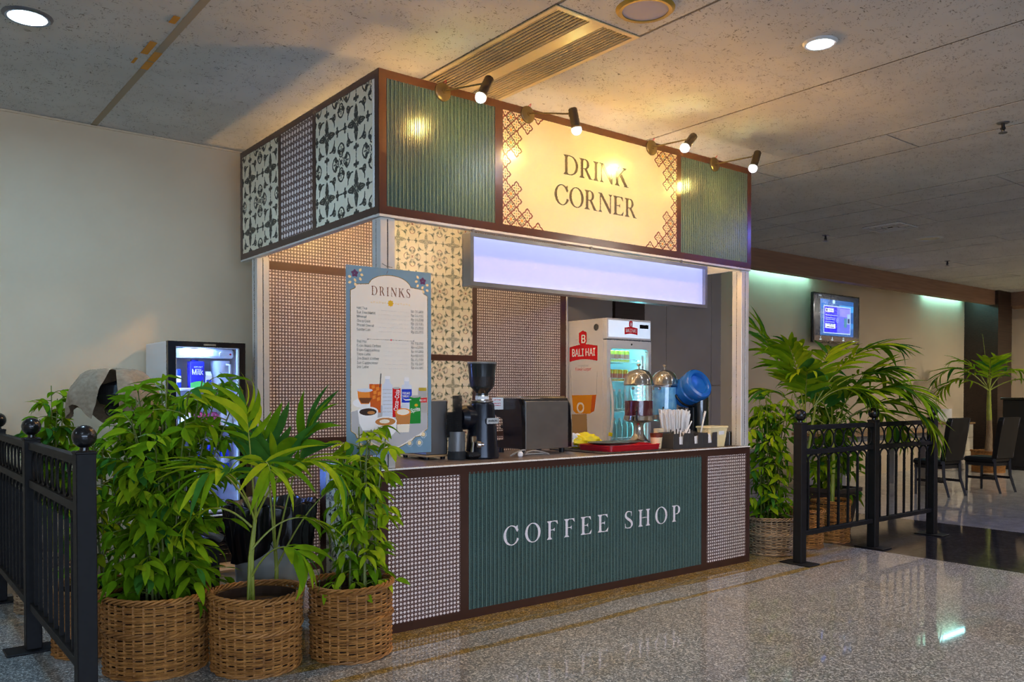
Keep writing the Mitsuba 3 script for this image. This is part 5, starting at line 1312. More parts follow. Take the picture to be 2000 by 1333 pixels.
# ------------------------------------------------------------------ iron fences
def fence(origin, dirn, spans, label, first_bay=0):
    """Posts at origin + dirn * spans[i]; between them rails, a row of rings and arched balusters."""
    o, d = np.array(origin, float), np.array(dirn, float)
    nrm = np.array([-d[1], d[0], 0])
    k = thing('iron_fence', label, 'fence')

    def put2(key, m, mt, **kw):
        v = np.asarray(m.vertices)
        w = o + v[:, :1] * d + v[:, 1:2] * nrm + v[:, 2:] * np.array([0, 0, 1.0])
        return put(key, M(w, m.faces), mt, **kw)
    for s in spans:
        p = put2(k + '__post', box(s - 0.04, s + 0.04, -0.04, 0.04, 0.012, 1.19, 0.004), 'iron')
        put2(p + '__base_plate', box(s - 0.085, s + 0.085, -0.14, 0.14, 0.0, 0.012, 0.003), 'iron')
        put2(p + '__cap', box(s - 0.043, s + 0.043, -0.043, 0.043, 1.185, 1.20, 0.004), 'iron')
        put2(p + '__ball', cat([lathe([(0.001, 1.20), (0.02, 1.20), (0.018, 1.215), (0.02, 1.222)], 20, (s, 0, 0)), lathe([(0.05 * math.sin(a) + 1e-4, 1.262 - 0.05 * math.cos(a)) for a in np.linspace(0.3, np.pi, 13)], 24, (s, 0, 0))]), 'iron_gloss', smooth=35)
    for a, b in zip(spans[:-1], spans[1:]):
        a, b = a + 0.04, b - 0.04
        for z0, z1, t in ((1.135, 1.175, 0.022), (0.925, 0.965, 0.022), (0.235, 0.275, 0.022)):
            put2(k + '__rail', box(a, b, -t, t, z0, z1, 0.002), 'iron')
        n = round((b - a) / 0.15)
        p = (b - a) / n
        t = np.linspace(0, 2 * np.pi, 28, endpoint=False)
        for i in range(n):
            x = a + p * (i + 0.5)
            put2(k + '__ring', tube(np.stack([x + (p / 2 - 0.004) * np.cos(t), t * 0, 1.05 + 0.083 * np.sin(t)], 1), 0.0065, 5, closed=True), 'iron', smooth=60)
            put2(k + '__baluster', box(x - 0.009, x + 0.009, -0.009, 0.009, 0.27, 0.86), 'iron')
        for i in range(n + 1):
            x = a + p * i
            h = np.linspace(0, np.pi, 13)
            pts = np.stack([x + p / 2 * np.cos(h), h * 0, 0.86 + 0.066 * np.sin(h)], 1)
            pts = pts[(pts[:, 0] > a + 0.001) & (pts[:, 0] < b - 0.001)]
            if len(pts) > 2:
                put2(k + '__arch', tube(pts, 0.009, 5), 'iron', smooth=60)


fence((3.845, -0.33, 0), (1, 0, 0), (0.0, 1.20, 2.36), 'black iron fence with rings and arches before the plants right of the kiosk')
fence((-1.665, -0.40, 0), (0, 1, 0), (0.0, 1.38, 2.76), 'black iron fence with rings and arches along the left edge of the photo')

# ------------------------------------------------------------------ television
k = thing('television', 'flat television with a blue event slide on the cream wall', 'television')
tx0, tx1, tz0, tz1, ty = 9.53, 10.90, 2.262, 3.062, 3.10
put(k + '__case', box(tx0, tx1, ty + 0.004, ty + 0.055, tz0, tz1, 0.006), 'tv_black')
put(k + '__bezel', onto(ext(sbox(tx0, tz0, tx1, tz1).difference(sbox(tx0 + 0.02, tz0 + 0.03, tx1 - 0.02, tz1 - 0.02)), 0.004), (0, ty + 0.004, 0), *XZ), 'black_gloss')
put(k + '__wall_mount', cat([box(10.05, 10.4, ty + 0.055, ty + 0.10, 2.5, 2.8, 0.004), box(10.15, 10.3, ty + 0.10, YR, 2.55, 2.75, 0.004)]), 'black_matte')
SCREEN = [((0, 1, 0, 1), (0.004, 0.010, 0.020)), ((0.13, 0.88, 0.12, 0.90), (0.010, 0.085, 0.30)), ((0.13, 0.30, 0.70, 0.90), (0.015, 0.13, 0.46)), ((0.55, 0.88, 0.66, 0.80), (0.03, 0.25, 0.62)), ((0.60, 0.88, 0.30, 0.42), (0.02, 0.18, 0.5)),
          ((0.40, 0.45, 0.82, 0.90), (0.35, 0.6, 0.9)), ((0.20, 0.81, 0.17, 0.77), (0.36, 0.52, 0.95)), ((0.213, 0.797, 0.19, 0.75), (0.012, 0.012, 0.62)), ((0.50, 0.797, 0.19, 0.75), (0.09, 0.12, 0.62)), ((0.56, 0.79, 0.55, 0.73), (0.20, 0.20, 0.75)),
          ((0.66, 0.72, 0.32, 0.52), (0.05, 0.20, 0.30)), ((0.73, 0.79, 0.40, 0.62), (0.25, 0.42, 0.62)), ((0.74, 0.785, 0.42, 0.52), (0.02, 0.04, 0.14)), ((0.24, 0.42, 0.63, 0.71), (0.62, 0.76, 1.0)), ((0.235, 0.46, 0.28, 0.38), (0.62, 0.76, 1.0))]
sw, sh = tx1 - tx0 - 0.04, tz1 - tz0 - 0.05


TV = []


def lit(key, m, col, t):
    TV.append((onto(mov(m, 0, 0, t), (tx0 + 0.02, ty + 0.002, tz0 + 0.03), *XZ), np.array(col) * 0.65))


for i, ((a, b, d, e), col) in enumerate(SCREEN):
    lit('screen' if i == 0 else 'screen_image', box(a * sw, b * sw, d * sh, e * sh, 0, 0.0002), col, i * 0.0003)
wl = []
for s, x, y, h in (('5-6 JUNE 2024', 0.262, 0.345, 0.030),):
    g = meshkit.text_mesh(s, h, 0.0002, True); g.apply_scale([0.17 * sw / g.bounds[1][0], 1, 1]); wl.append(mov(g, x * sw, y * sh))
lit('slide_date', cat(wl + [box(0.262 * sw, 0.43 * sw, 0.30 * sh, 0.315 * sh, 0, 0.0002), box(0.30 * sw, 0.40 * sw, 0.655 * sh, 0.665 * sh, 0, 0.0002), box(0.30 * sw, 0.41 * sw, 0.68 * sh, 0.69 * sh, 0, 0.0002), mov(ext(Point(0, 0).buffer(0.022), 0.0002), 0.265 * sw, 0.672 * sh)]), (0.01, 0.01, 0.12), 0.006)
lit('slide_text', cat([box(0.235 * sw, b * sw, y * sh, (y + 0.014) * sh, 0, 0.0002) for b, y in ((0.50, 0.555), (0.46, 0.50), (0.45, 0.465), (0.44, 0.41))] + [mov(ext(Point(0, 0).buffer(0.036).difference(Point(0, 0).buffer(0.029)), 0.0002), 0.50 * sw, 0.46 * sh), mov(ext(Polygon([(-0.01, -0.017), (0.018, 0), (-0.01, 0.017)]), 0.0002), 0.50 * sw, 0.46 * sh)]), (0.30, 0.40, 1.0), 0.0065)
lit('menu_bar', box(0, sw * 0.999, 0, 0.11 * sh, 0, 0.0002), (0.05, 0.035, 0.03), 0.006)
lit('menu_icon', cat([mov(ext(Polygon([(0.012, -0.022), (0.018, -0.022), (-0.004, 0.0), (0.018, 0.022), (0.012, 0.022), (-0.012, 0)]), 0.0002), 0.13 * sw, 0.07 * sh), mov(ext(Polygon([(0, -0.022), (0.014, 0), (0.005, 0), (0.005, 0.022), (-0.005, 0.022), (-0.005, 0), (-0.014, 0)]), 0.0002), 0.39 * sw, 0.07 * sh), mov(ext(Point(0, 0).buffer(0.018).difference(Point(0, 0).buffer(0.012)), 0.0002), 0.64 * sw, 0.07 * sh)] + [box((x - 0.025) * sw, (x + 0.025) * sw, 0.022 * sh, 0.034 * sh, 0, 0.0002) for x in (0.13, 0.39, 0.64, 0.88)]), (0.5, 0.75, 0.9), 0.0068)
lit('status_text', box(0.09 * sw, 0.15 * sw, 0.955 * sh, 0.975 * sh, 0, 0.0002), (0.25, 0.3, 0.35), 0.006)
scr = mikit.ply(cat([m for m, _ in TV]), 'tv_black', color=np.vstack([np.tile(col, (len(m.vertices), 1)) for m, col in TV]))
scr['emitter'] = {'type': 'area', 'radiance': {'type': 'mesh_attribute', 'name': 'vertex_color'}}
scene[k + '__screen'] = scr
labels[k + '__screen'] = {'label': 'lit screen with a blue event slide'}

# ------------------------------------------------------------------ dining corner on the right
def chair(x, y, rz, label):
    k = thing('dining_chair', label, 'chair')
    A = lambda m: mov(rot(m, rz), x, y, 0)     # local: seat faces +y, back at y = 0
    bk = Polygon([(-0.215, 0.50), (0.215, 0.50), (0.222, 1.05), (0.20, 1.10), (-0.20, 1.10), (-0.222, 1.05)]).buffer(-0.01).buffer(0.01)
    m = onto(ext(bk, 0.07), (0, 0.07, 0), *XZ)
    v = np.asarray(m.vertices).copy()
    v[:, 1] -= 0.10 * np.clip((v[:, 2] - 0.5) / 0.6, 0, 1) ** 1.4
    put(k + '__backrest', A(M(v, m.faces)), 'leather', smooth=30)
    z = np.linspace(0.52, 1.09, 12)
    for s in (-1, 1):
        put(k + '__seam', A(tube(np.stack([z * 0 + s * 0.205, -0.003 - 0.10 * ((z - 0.5) / 0.6) ** 1.4, z], 1), 0.003, 5)), 'leather_seam', 'pale seam')
    put(k + '__seat', A(box(-0.225, 0.225, 0.03, 0.49, 0.43, 0.515, 0.025)), 'leather', smooth=30)
    put(k + '__apron', A(box(-0.21, 0.21, 0.05, 0.47, 0.385, 0.43, 0.003)), 'wood_black')
    for sx in (-1, 1):
        put(k + '__leg', A(tube([(sx * 0.19, 0.045, 0.50), (sx * 0.19, 0.03, 0.25), (sx * 0.195, -0.05, 0.0)], [0.026, 0.023, 0.018], 4)), 'wood_black')
        put(k + '__leg', A(tube([(sx * 0.19, 0.45, 0.43), (sx * 0.19, 0.455, 0.0)], [0.026, 0.019], 4)), 'wood_black')
        put(k + '__stretcher', A(box(sx * 0.19 - 0.009, sx * 0.19 + 0.009, 0.03, 0.45, 0.19, 0.225)), 'wood_black')
    put(k + '__stretcher', A(box(-0.19, 0.19, 0.22, 0.24, 0.19, 0.225)), 'wood_black')


chair(9.66, 0.98, -8, 'black leather high back dining chair nearest the iron fence')
chair(10.68, 0.72, -8, 'black leather high back dining chair before the dark cabinet')
k = thing('dining_table', 'wooden topped table with gray legs behind the iron fence and chairs', 'table')
put(k + '__tabletop', box(8.1, 10.9, 1.75, 2.55, 0.84, 0.885, 0.006), 'table_wood')
put(k + '__apron', box(8.2, 10.8, 1.83, 2.47, 0.76, 0.84, 0.004), 'table_gray')
for x in (8.3, 10.7):
    for y in (1.90, 2.40):
        put(k + '__leg', box(x - 0.05, x + 0.05, y - 0.05, y + 0.05, 0, 0.76, 0.004), 'table_gray')
k = thing('drawer_chest', 'small cream chest with wooden drawers and black knobs by the end column', 'chest')
put(k + '__body', box(13.6, 14.45, 2.75, 3.25, 0.0, 0.86, 0.006), 'cream_paint')
put(k + '__top', box(13.57, 14.48, 2.72, 3.27, 0.86, 0.89, 0.006), 'table_wood')
for i in range(3):
    q = put(k + '__drawer', box(13.64, 14.41, 2.735, 2.752, 0.10 + 0.25 * i, 0.33 + 0.25 * i, 0.004), 'cream_paint')
    put(q + '__knob', onto(lathe([(0.001, 0), (0.018, 0), (0.02, 0.015), (0.001, 0.02)], 14), (14.0, 2.735, 0.215 + 0.25 * i), *XZ), 'black_plastic', smooth=35)
k = thing('wall_board', 'pale blank board leaning on the small drawer chest', 'board')
put(k + '__board', box(13.75, 14.5, 3.17, 3.20, 0.89, 1.14, 0.004), 'white_board')
k = thing('dark_cabinet', 'tall black cabinet in front of the dark column at the right edge', 'cabinet')
put(k + '__body', box(14.75, 15.27, 1.35, 2.35, 0.0, 1.32, 0.01), 'wood_black')
put(k + '__top', box(14.72, 15.30, 1.32, 2.38, 1.32, 1.36, 0.006), 'black_gloss')
for y in (1.37, 1.86):
    put(k + '__door', box(14.735, 14.75, y, y + 0.47, 0.06, 1.28, 0.004), 'wood_black')

# ------------------------------------------------------------------ left clutter
k = thing('waste_bin', 'round gray waste bin lined with a black bag behind the palm basket', 'bin')
o = (-0.305, 0.90, 0)
put(k + '__body', lathe([(0.001, 0.002), (0.20, 0.0), (0.205, 0.01), (0.245, 0.60), (0.25, 0.62), (0.24, 0.62)], 40, o), 'bin_gray', smooth=35)
a = np.linspace(0, 2 * np.pi, 96, endpoint=False)
prof = [(0.20, 0.52), (0.235, 0.66), (0.268, 0.735), (0.284, 0.742), (0.29, 0.725), (0.282, 0.66), (0.268, 0.56), (0.264, 0.46), (0.258, 0.41)]
v = []
for i, (r, z) in enumerate(prof):
    w = 0.010 * np.sin(a * 23 + i * 0.7) + 0.012 * np.sin(a * 9 + i * 1.3) * (0.4 + 0.12 * i) + (0.014 * np.sin(a * 5 + 1) if i > 6 else 0)
    v.append(np.stack([o[0] + (r + w * (1 if i not in (2, 3) else 0.4)) * np.cos(a), o[1] + (r + w * (1 if i not in (2, 3) else 0.4)) * np.sin(a), z + 0.012 * np.sin(a * 7 + i) + (0.05 * np.sin(a * 3 + 0.8) if i > 6 else 0)], 1))
i, j = np.meshgrid(np.arange(len(prof) - 1), np.arange(96), indexing='ij')
q = np.stack([i * 96 + j, i * 96 + (j + 1) % 96, (i + 1) * 96 + (j + 1) % 96, (i + 1) * 96 + j], -1).reshape(-1, 4)
put(k + '__bag', M(np.vstack(v), np.vstack([q[:, [0, 1, 2]], q[:, [0, 2, 3]]])), 'bag_black', 'black bin bag folded over the rim', smooth=50)

k = thing('trolley_case', 'black rounded case with a gray sloping rail behind the left baskets', 'case')
pc = sbox(-0.14, 0.02, 0.14, 0.42).buffer(-0.03).buffer(0.03)
put(k + '__case', onto(ext(pc, 0.30), (-0.80, 1.15, 0.10), *XZ), 'black_plastic')
put(k + '__lid', onto(ext(sbox(-0.145, 0.40, 0.145, 0.45).buffer(-0.015).buffer(0.015), 0.31), (-0.80, 1.155, 0.10), *XZ), 'black_gloss')
put(k + '__rail', tube([(-1.02, 0.80, 0.735), (-0.86, 0.80, 0.65), (-0.70, 0.80, 0.57), (-0.665, 0.80, 0.545)], 0.028, 10), 'steel_dull', 'gray tube rail', smooth=60)
for x in (-0.90, -0.70):
    put(k + '__rail_bracket', box(x - 0.012, x + 0.012, 0.80, 0.90, 0.54, 0.66 if x < -0.8 else 0.585, 0.003), 'black_plastic')
for x in (-0.91, -0.69):
    for y in (0.92, 1.09):
        put(k + '__wheel', onto(lathe([(0.001, -0.015), (0.05, -0.015), (0.05, 0.015), (0.001, 0.015)], 18), (x, y, 0.05), (0, 1, 0), (0, 0, 1)), 'black_matte')
    put(k + '__axle', box(x - 0.01, x + 0.01, 0.90, 1.11, 0.045, 0.125), 'black_plastic')

k = thing('covered_fan', 'floor stand draped with a wrinkled gray tan cloth by the left wall', 'stand')
fx, fy = -1.10, 1.50
put(k + '__pole', tube([(fx, fy, 0.02), (fx, fy, 1.30)], 0.018, 10), 'chrome', smooth=60)
put(k + '__pole_sleeve', tube([(fx, fy, 0.6), (fx, fy, 1.0)], 0.026, 10), 'steel_dull', smooth=60)
put(k + '__foot', lathe([(0.001, 0), (0.20, 0), (0.21, 0.012), (0.18, 0.03), (0.03, 0.045), (0.001, 0.045)], 28, (fx, fy, 0)), 'black_plastic', smooth=35)
t = np.linspace(0, 2 * np.pi, 36, endpoint=False)
t = 0
put(k + '__motor', tube([(fx, fy - 0.03, 1.34), (fx, fy + 0.12, 1.34)], [0.06, 0.05], 16), 'black_plastic', smooth=40)
# the cloth: a dome thrown over the head, hem at different heights, parted towards the viewer
nu, nv = 120, 30
U, V = np.meshgrid(np.linspace(0, 1, nu), np.linspace(0, 1, nv), indexing='ij')
front = math.atan2(CAM[1] - fy, CAM[0] - fx)
phi = front - 0.05 + 0.10 * V + U * (2 * np.pi - 0.12 - 0.42 * V)
n1 = meshkit.fbm(np.stack([np.cos(phi) * 2.4, np.sin(phi) * 2.4, V * 2.5], -1), 4, 7) - 0.5
ridge = 0.5 + 0.5 * np.cos(phi * 7 + 3 * np.sin(phi * 2))
rad = 0.285 * np.sin(np.clip(V * 1.75, 0, 1.5)) ** 0.8 * (1 + 0.22 * n1) + 0.028 * V * (ridge - 0.5)
hem = 0.27 + 0.17 * (0.5 + 0.5 * np.cos(phi - front - 1.9)) ** 2 + 0.05 * np.sin(phi * 5)
z = 1.60 - 0.05 * V ** 2 - hem * np.clip(V - 0.25, 0, 1) ** 1.3 * 1.2 + 0.05 * n1
x, y = fx + rad * np.cos(phi), fy + rad * np.sin(phi)
i, j = np.meshgrid(np.arange(nu - 1), np.arange(nv - 1), indexing='ij')
q = np.stack([i * nv + j, (i + 1) * nv + j, (i + 1) * nv + j + 1, i * nv + j + 1], -1).reshape(-1, 4)
put(k + '__cover', M(np.stack([x, y, z], -1).reshape(-1, 3), np.vstack([q[:, [0, 1, 2]], q[:, [0, 2, 3]]])), 'cloth', 'wrinkled cloth cover', smooth=True)
put(k + '__head', lathe([(0.001, 1.36), (0.10, 1.38), (0.13, 1.44), (0.10, 1.50), (0.001, 1.53)], 24, (fx, fy, 0)), 'black_matte', smooth=35)

# ------------------------------------------------------------------ baskets and plants
def basket(x, y, rt, rb, h, label, m='weave', seed=0, soil=0.80):
    k = thing('wicker_basket', label, 'basket')
    rng = np.random.default_rng(seed)
    ns = int(round(2 * np.pi * rt / 0.050 / 2) * 2)
    th = np.linspace(0, 2 * np.pi, ns * 4, endpoint=False)
    pitch = 0.0125
    rows = int((h - 0.03) / pitch)
    R = lambda z: rb + (rt - rb) * np.clip(z / h, 0, 1) ** 0.8
    W_ = []
    mid = h * 0.55
    for i in range(rows):
        z = 0.008 + pitch * i
        if abs(z - mid) < 0.010:
            continue
        r = R(z) + 0.0052 * np.cos(ns / 2 * th + (i % 2) * np.pi) + 0.003 * meshkit.fbm(np.stack([np.cos(th) * 2, np.sin(th) * 2, th * 0 + i * 0.7], 1), 2, seed)
        zz = z + 0.0025 * np.sin(th * 3 + i * 1.7) + 0.003 * (meshkit.fbm(np.stack([np.cos(th) * 3, np.sin(th) * 3, th * 0 + i * 5.3], 1), 2, seed + 3) - 0.5)
        W_.append(tube(np.stack([x + r * np.cos(th), y + r * np.sin(th), zz], 1), 0.0060 * rng.uniform(0.85, 1.10), 5, closed=True))
    put(k + '__weave', cat(W_), m, kind='stuff', smooth=60)
    put(k + '__stake', cat([tube([(x + R(0.0) * math.cos(a), y + R(0.0) * math.sin(a), 0.005), (x + R(h / 2) * math.cos(a), y + R(h / 2) * math.sin(a), h / 2), (x + R(h) * math.cos(a), y + R(h) * math.sin(a), h - 0.01)], 0.0075, 5) for a in np.arange(ns) * 2 * np.pi / ns + np.pi / ns]), m, kind='stuff')
    for nm, zc, amp, nst in (('rim', h - 0.012, 0.012, 4), ('band', mid, 0.009, 3), ('foot_ring', 0.010, 0.006, 2)):
        st = []
        for s in range(nst):
            ph = 2 * np.pi * s / nst + th * (ns * 0.30)
            ph = 2 * np.pi * s / nst + th * round(ns * 0.30)
            r = R(zc) + 0.003 + amp * np.cos(ph)
            st.append(tube(np.stack([x + r * np.cos(th), y + r * np.sin(th), zc + amp * np.sin(ph) + 0.006 * np.sin(th * 2 + seed)], 1), 0.0068, 5, closed=True))
        put(k + '__' + nm, cat(st), m, smooth=60)
    put(k + '__lining', lathe([(0.001, 0.012), (rb - 0.013, 0.012), (rt - 0.015, h - 0.03)], 36, (x, y, 0)), 'weave_inner')
    s = lathe([(0.001, h * soil + 0.012), (rt * 0.5, h * soil + 0.006), (rt * 0.95 - 0.012, h * soil)], 30, (x, y, 0))
    put(k + '__soil', s, 'soil', smooth=True)
    return k


def leafmesh(W, droop, fold, n=7, tip=1.0, twist=0.0):
    t = np.linspace(0, 1, n)
    if abs(droop) < 1e-3:
        mx, mz = t, t * 0
    else:
        mx, mz = np.sin(droop * t) / droop, -(1 - np.cos(droop * t)) / droop
    w = W * np.sin(np.pi * np.clip(t, 0, 1) ** (0.72 * tip)) ** 0.85
    w[0], w[-1] = W * 0.08, 0.0
    tw = twist * t
    L = np.stack([mx, w * np.cos(fold + tw), mz + w * np.sin(fold + tw)], 1)
    Rr = np.stack([mx, -w * np.cos(fold - tw), mz + w * np.sin(fold - tw)], 1)
    v = np.vstack([L, np.stack([mx, t * 0, mz], 1), Rr])
    i = np.arange(n - 1)
    q = np.vstack([np.stack([i, i + n, i + n + 1, i + 1], 1), np.stack([i + n, i + 2 * n, i + 2 * n + 1, i + n + 1], 1)])
    return M(v, np.vstack([q[:, [0, 1, 2]], q[:, [0, 2, 3]]]))


SHAPES = [leafmesh(0.165, 0.6, 0.25), leafmesh(0.18, 1.0, 0.20, twist=0.25), leafmesh(0.15, 1.4, 0.3, twist=-0.3), leafmesh(0.20, 0.35, 0.15, twist=0.15)]
BLADES = [leafmesh(0.070, 0.5, 0.35, 8, 0.9), leafmesh(0.062, 1.0, 0.3, 8, 0.9, 0.4), leafmesh(0.075, 1.5, 0.25, 8, 0.9, -0.4)]
LEAFPLY = {(i, m): mikit.ply(s, m, smooth=True) for i, s in enumerate(SHAPES) for m in LEAF}
BLADEPLY = {(i, m): mikit.ply(s, m, smooth=True) for i, s in enumerate(BLADES) for m in LEAF}


def add_leaves(parent, name, plys, meshes, leaves, most=300):
    """leaves: (shape, material, matrix). The nearest ones are parts, the rest one part."""
    leaves = sorted(leaves, key=lambda l: np.linalg.norm(np.array(l[2].matrix)[:3, 3] - CAM))
    for s, m, t in leaves[:most]:
        scene[num(parent + '__' + name)] = {**plys[s, m], 'to_world': t}
    if leaves[most:]:
        put(parent + '__' + name + '_mass', cat([M(trimesh.transform_points(meshes[s].vertices, np.array(t.matrix)), meshes[s].faces) for s, m, t in leaves[most:]]), LEAF[1], kind='stuff', smooth=True)


def unit(v):
    v = np.asarray(v, float)
    return v / (np.linalg.norm(v) + 1e-9)


def shrub(x, y, z0, ztop, rx, n_stems, n_twigs, seed, label, size=(0.085, 0.135), shade=(0.3, 0.3, 0.2, 0.2), base_r=0.12, lean=(0, 0), low=0.12, most=300):
    k = thing('potted_shrub', label, 'plant')
    rng = np.random.default_rng(seed)
    leaves = []
    for i in range(n_stems):
        a = 2 * np.pi * (i + rng.uniform(-0.3, 0.3)) / n_stems
        f = rng.uniform(0.72, 1.0) if i else 1.0
        top = np.array([x + lean[0] + rx * 0.62 * rng.uniform(0.25, 1) * math.cos(a) * (i > 0), y + lean[1] + rx * 0.62 * rng.uniform(0.25, 1) * math.sin(a) * (i > 0), z0 + (ztop - z0) * f - 0.04])
        b = np.array([x + base_r * math.cos(a) * rng.uniform(0.3, 1), y + base_r * math.sin(a) * rng.uniform(0.3, 1), z0 - 0.02])
        c_ = (b + top) / 2 + np.array([-0.04 * math.cos(a), -0.04 * math.sin(a), 0.1])
        pts = bez(b, c_, top, 14)
        wood = [tube(pts, np.linspace(0.008, 0.003, 14), 5)]
        for j in range(n_twigs):
            u = low + (1 - low) * ((j + rng.uniform(0, 0.7)) / n_twigs)
            u = min(u, 1.0)
            p = bez(b, c_, top, 60)[int(u * 59)]
            az = 2.4 * j + rng.uniform(-0.5, 0.5) + i
            d = unit([math.cos(az), math.sin(az), rng.uniform(0.1, 0.7) if u < 0.95 else 1.2])
            L = rng.uniform(0.08, 0.19) * (1.15 - 0.5 * u) * (rx / 0.36) ** 0.5
            e = p + d * L + np.array([0, 0, -0.25 * L])
            tw = bez(p, p + d * L * 0.6, e, 6)
            wood.append(tube(tw, np.linspace(0.003, 0.0015, 6), 4))
            nl = rng.integers(4, 7)
            fw = unit(tw[-1] - tw[-3])
            side = unit(np.cross(fw, [0, 0, 1]))
            for q in range(nl):
                if q == nl - 1:
                    pos, dd = tw[-1], fw + np.array([0, 0, rng.uniform(-0.5, 0.1)])
                else:
                    s_ = 0.30 + 0.65 * (q // 2) / max(1, (nl - 1) // 2)
                    pos = tw[min(5, int(round(s_ * 5)))]
                    dd = fw * rng.uniform(0.3, 0.8) + side * (1 if q % 2 else -1) * rng.uniform(0.6, 1.1) + np.array([0, 0, rng.uniform(-0.7, 0.15)])
                up = np.array([0, 0, 1.0]) + rng.normal(0, 0.35, 3)
                ln = rng.uniform(*size)
                leaves.append((int(rng.integers(0, len(SHAPES))), LEAF[int(rng.choice(4, p=shade))], frame(pos, dd, up, (ln, ln * rng.uniform(0.85, 1.15), ln))))
        put(k + '__stem', cat(wood), 'cane_stem')
    add_leaves(k, 'leaf', LEAFPLY, SHAPES, leaves, most)
    return k


def palm(name, label, fronds, trunk=None, seed=0, group=None, stem_m='palm_stem', rr=0.008, most=300, tones=(0.4, 0.25, 0.2, 0.15)):
    """fronds: (base, direction, length, droop, leaflets per side, leaflet length, leaflet width factor, start of the leaflets)."""
    k = thing(name, label, 'plant', group)
    rng = np.random.default_rng(seed)
    total = 0
    for t_ in trunk or []:
        put(k + '__stem', t_[0], t_[1], smooth=60)
    for b, d0, L, droop, n, ll, wf, s0 in fronds:
        m = 24
        p = [np.array(b, float)]
        d = unit(d0)
        for i in range(m - 1):
            s = i / (m - 1)
            d = unit(d + np.array([0, 0, -1.0]) * droop * (0.25 + s * 1.2) / m)
            p.append(p[-1] + d * L / (m - 1))
        p = np.array(p)
        f = put(k + '__frond', tube(p, np.linspace(rr, 0.002, m), 6), stem_m, smooth=60)
        lv = []
        for i in range(n):
            for sd in (-1, 1):
                s = s0 + (1 - s0) * (i + 0.5 * (sd > 0) * 0.6 + 0.2) / n
                q = min(m - 2, int(s * (m - 1)))
                pos = p[q] + (p[q + 1] - p[q]) * (s * (m - 1) - q)
                fw = unit(p[q + 1] - p[q])
                hs = np.cross(fw, [0, 0, 1.0])
                hs = unit(hs if np.linalg.norm(hs) > 0.15 else np.cross(fw, [0.6, -0.8, 0]))
                up = np.cross(hs, fw)
                u = (s - s0) / (1 - s0)
                opening = 1.05 - 0.70 * u
                dd = fw * math.cos(opening) + hs * sd * math.sin(opening) + up * (0.22 + rng.normal(0, 0.10)) + np.array([0, 0, -0.10])
                ln = ll * (0.45 + 0.75 * math.sin(math.pi * (0.15 + 0.75 * u))) * rng.uniform(0.88, 1.1)
                lv.append((int(rng.choice(3, p=[0.4, 0.4, 0.2])), LEAF[int(rng.choice(4, p=tones))], frame(pos, dd, up + rng.normal(0, 0.15, 3), (ln, ln * wf, ln))))
        lv.append((0, LEAF[0], frame(p[-2], p[-1] - p[-3], np.cross(unit(np.cross(p[-1] - p[-3], [0.1, 0, 1])), p[-1] - p[-3]), (ll * 0.7, ll * 0.7 * wf, ll * 0.7))))
        room = max(0, most - total)
        add_leaves(f, 'leaflet', BLADEPLY, BLADES, lv, room)
        total += len(lv)
    return k


RT, FW = np.array([math.cos(YAW), -math.sin(YAW), 0]), np.array([math.sin(YAW), math.cos(YAW), 0])
UPV = np.array([0, 0, 1.0])


def dirn(right, up, away=0.0):
    return RT * right + UPV * up + FW * away


# front left group
basket(-1.195, 0.27, 0.258, 0.250, 0.405, 'brown wicker basket nearest the left fence, holding the big leafy shrub', seed=1)
basket(-0.775, -0.055, 0.232, 0.222, 0.405, 'brown wicker basket in the middle of the front row, holding the palm', seed=2)
basket(-0.275, -0.165, 0.222, 0.216, 0.405, 'brown wicker basket against the counter corner, holding the bright shrub', seed=3)
basket(-1.385, 0.80, 0.215, 0.208, 0.37, 'brown wicker basket half hidden behind the left fence and the big shrub', seed=4)
basket(-1.42, 1.98, 0.21, 0.20, 0.40, 'gray wicker basket by the left wall behind the iron fence', 'weave_gray', seed=5)

shrub(-1.12, 0.32, 0.34, 1.58, 0.66, 17, 16, 21, 'big dark green leafy shrub in the basket next to the left fence', (0.10, 0.155), (0.32, 0.34, 0.14, 0.20), low=0.05)
shrub(-0.22, -0.16, 0.34, 1.30, 0.30, 9, 11, 22, 'bright yellow green leafy shrub in the basket against the counter corner', (0.085, 0.125), (0.40, 0.15, 0.40, 0.05), low=0.06)
shrub(-1.37, 0.82, 0.30, 1.25, 0.30, 6, 10, 23, 'leafy shrub in the half hidden basket behind the left fence', (0.09, 0.13), (0.25, 0.40, 0.15, 0.20))
shrub(-1.40, 1.98, 0.34, 1.54, 0.34, 8, 11, 24, 'tall leafy shrub by the left wall at the left edge of the photo', (0.10, 0.14), (0.30, 0.40, 0.10, 0.20), low=0.25)

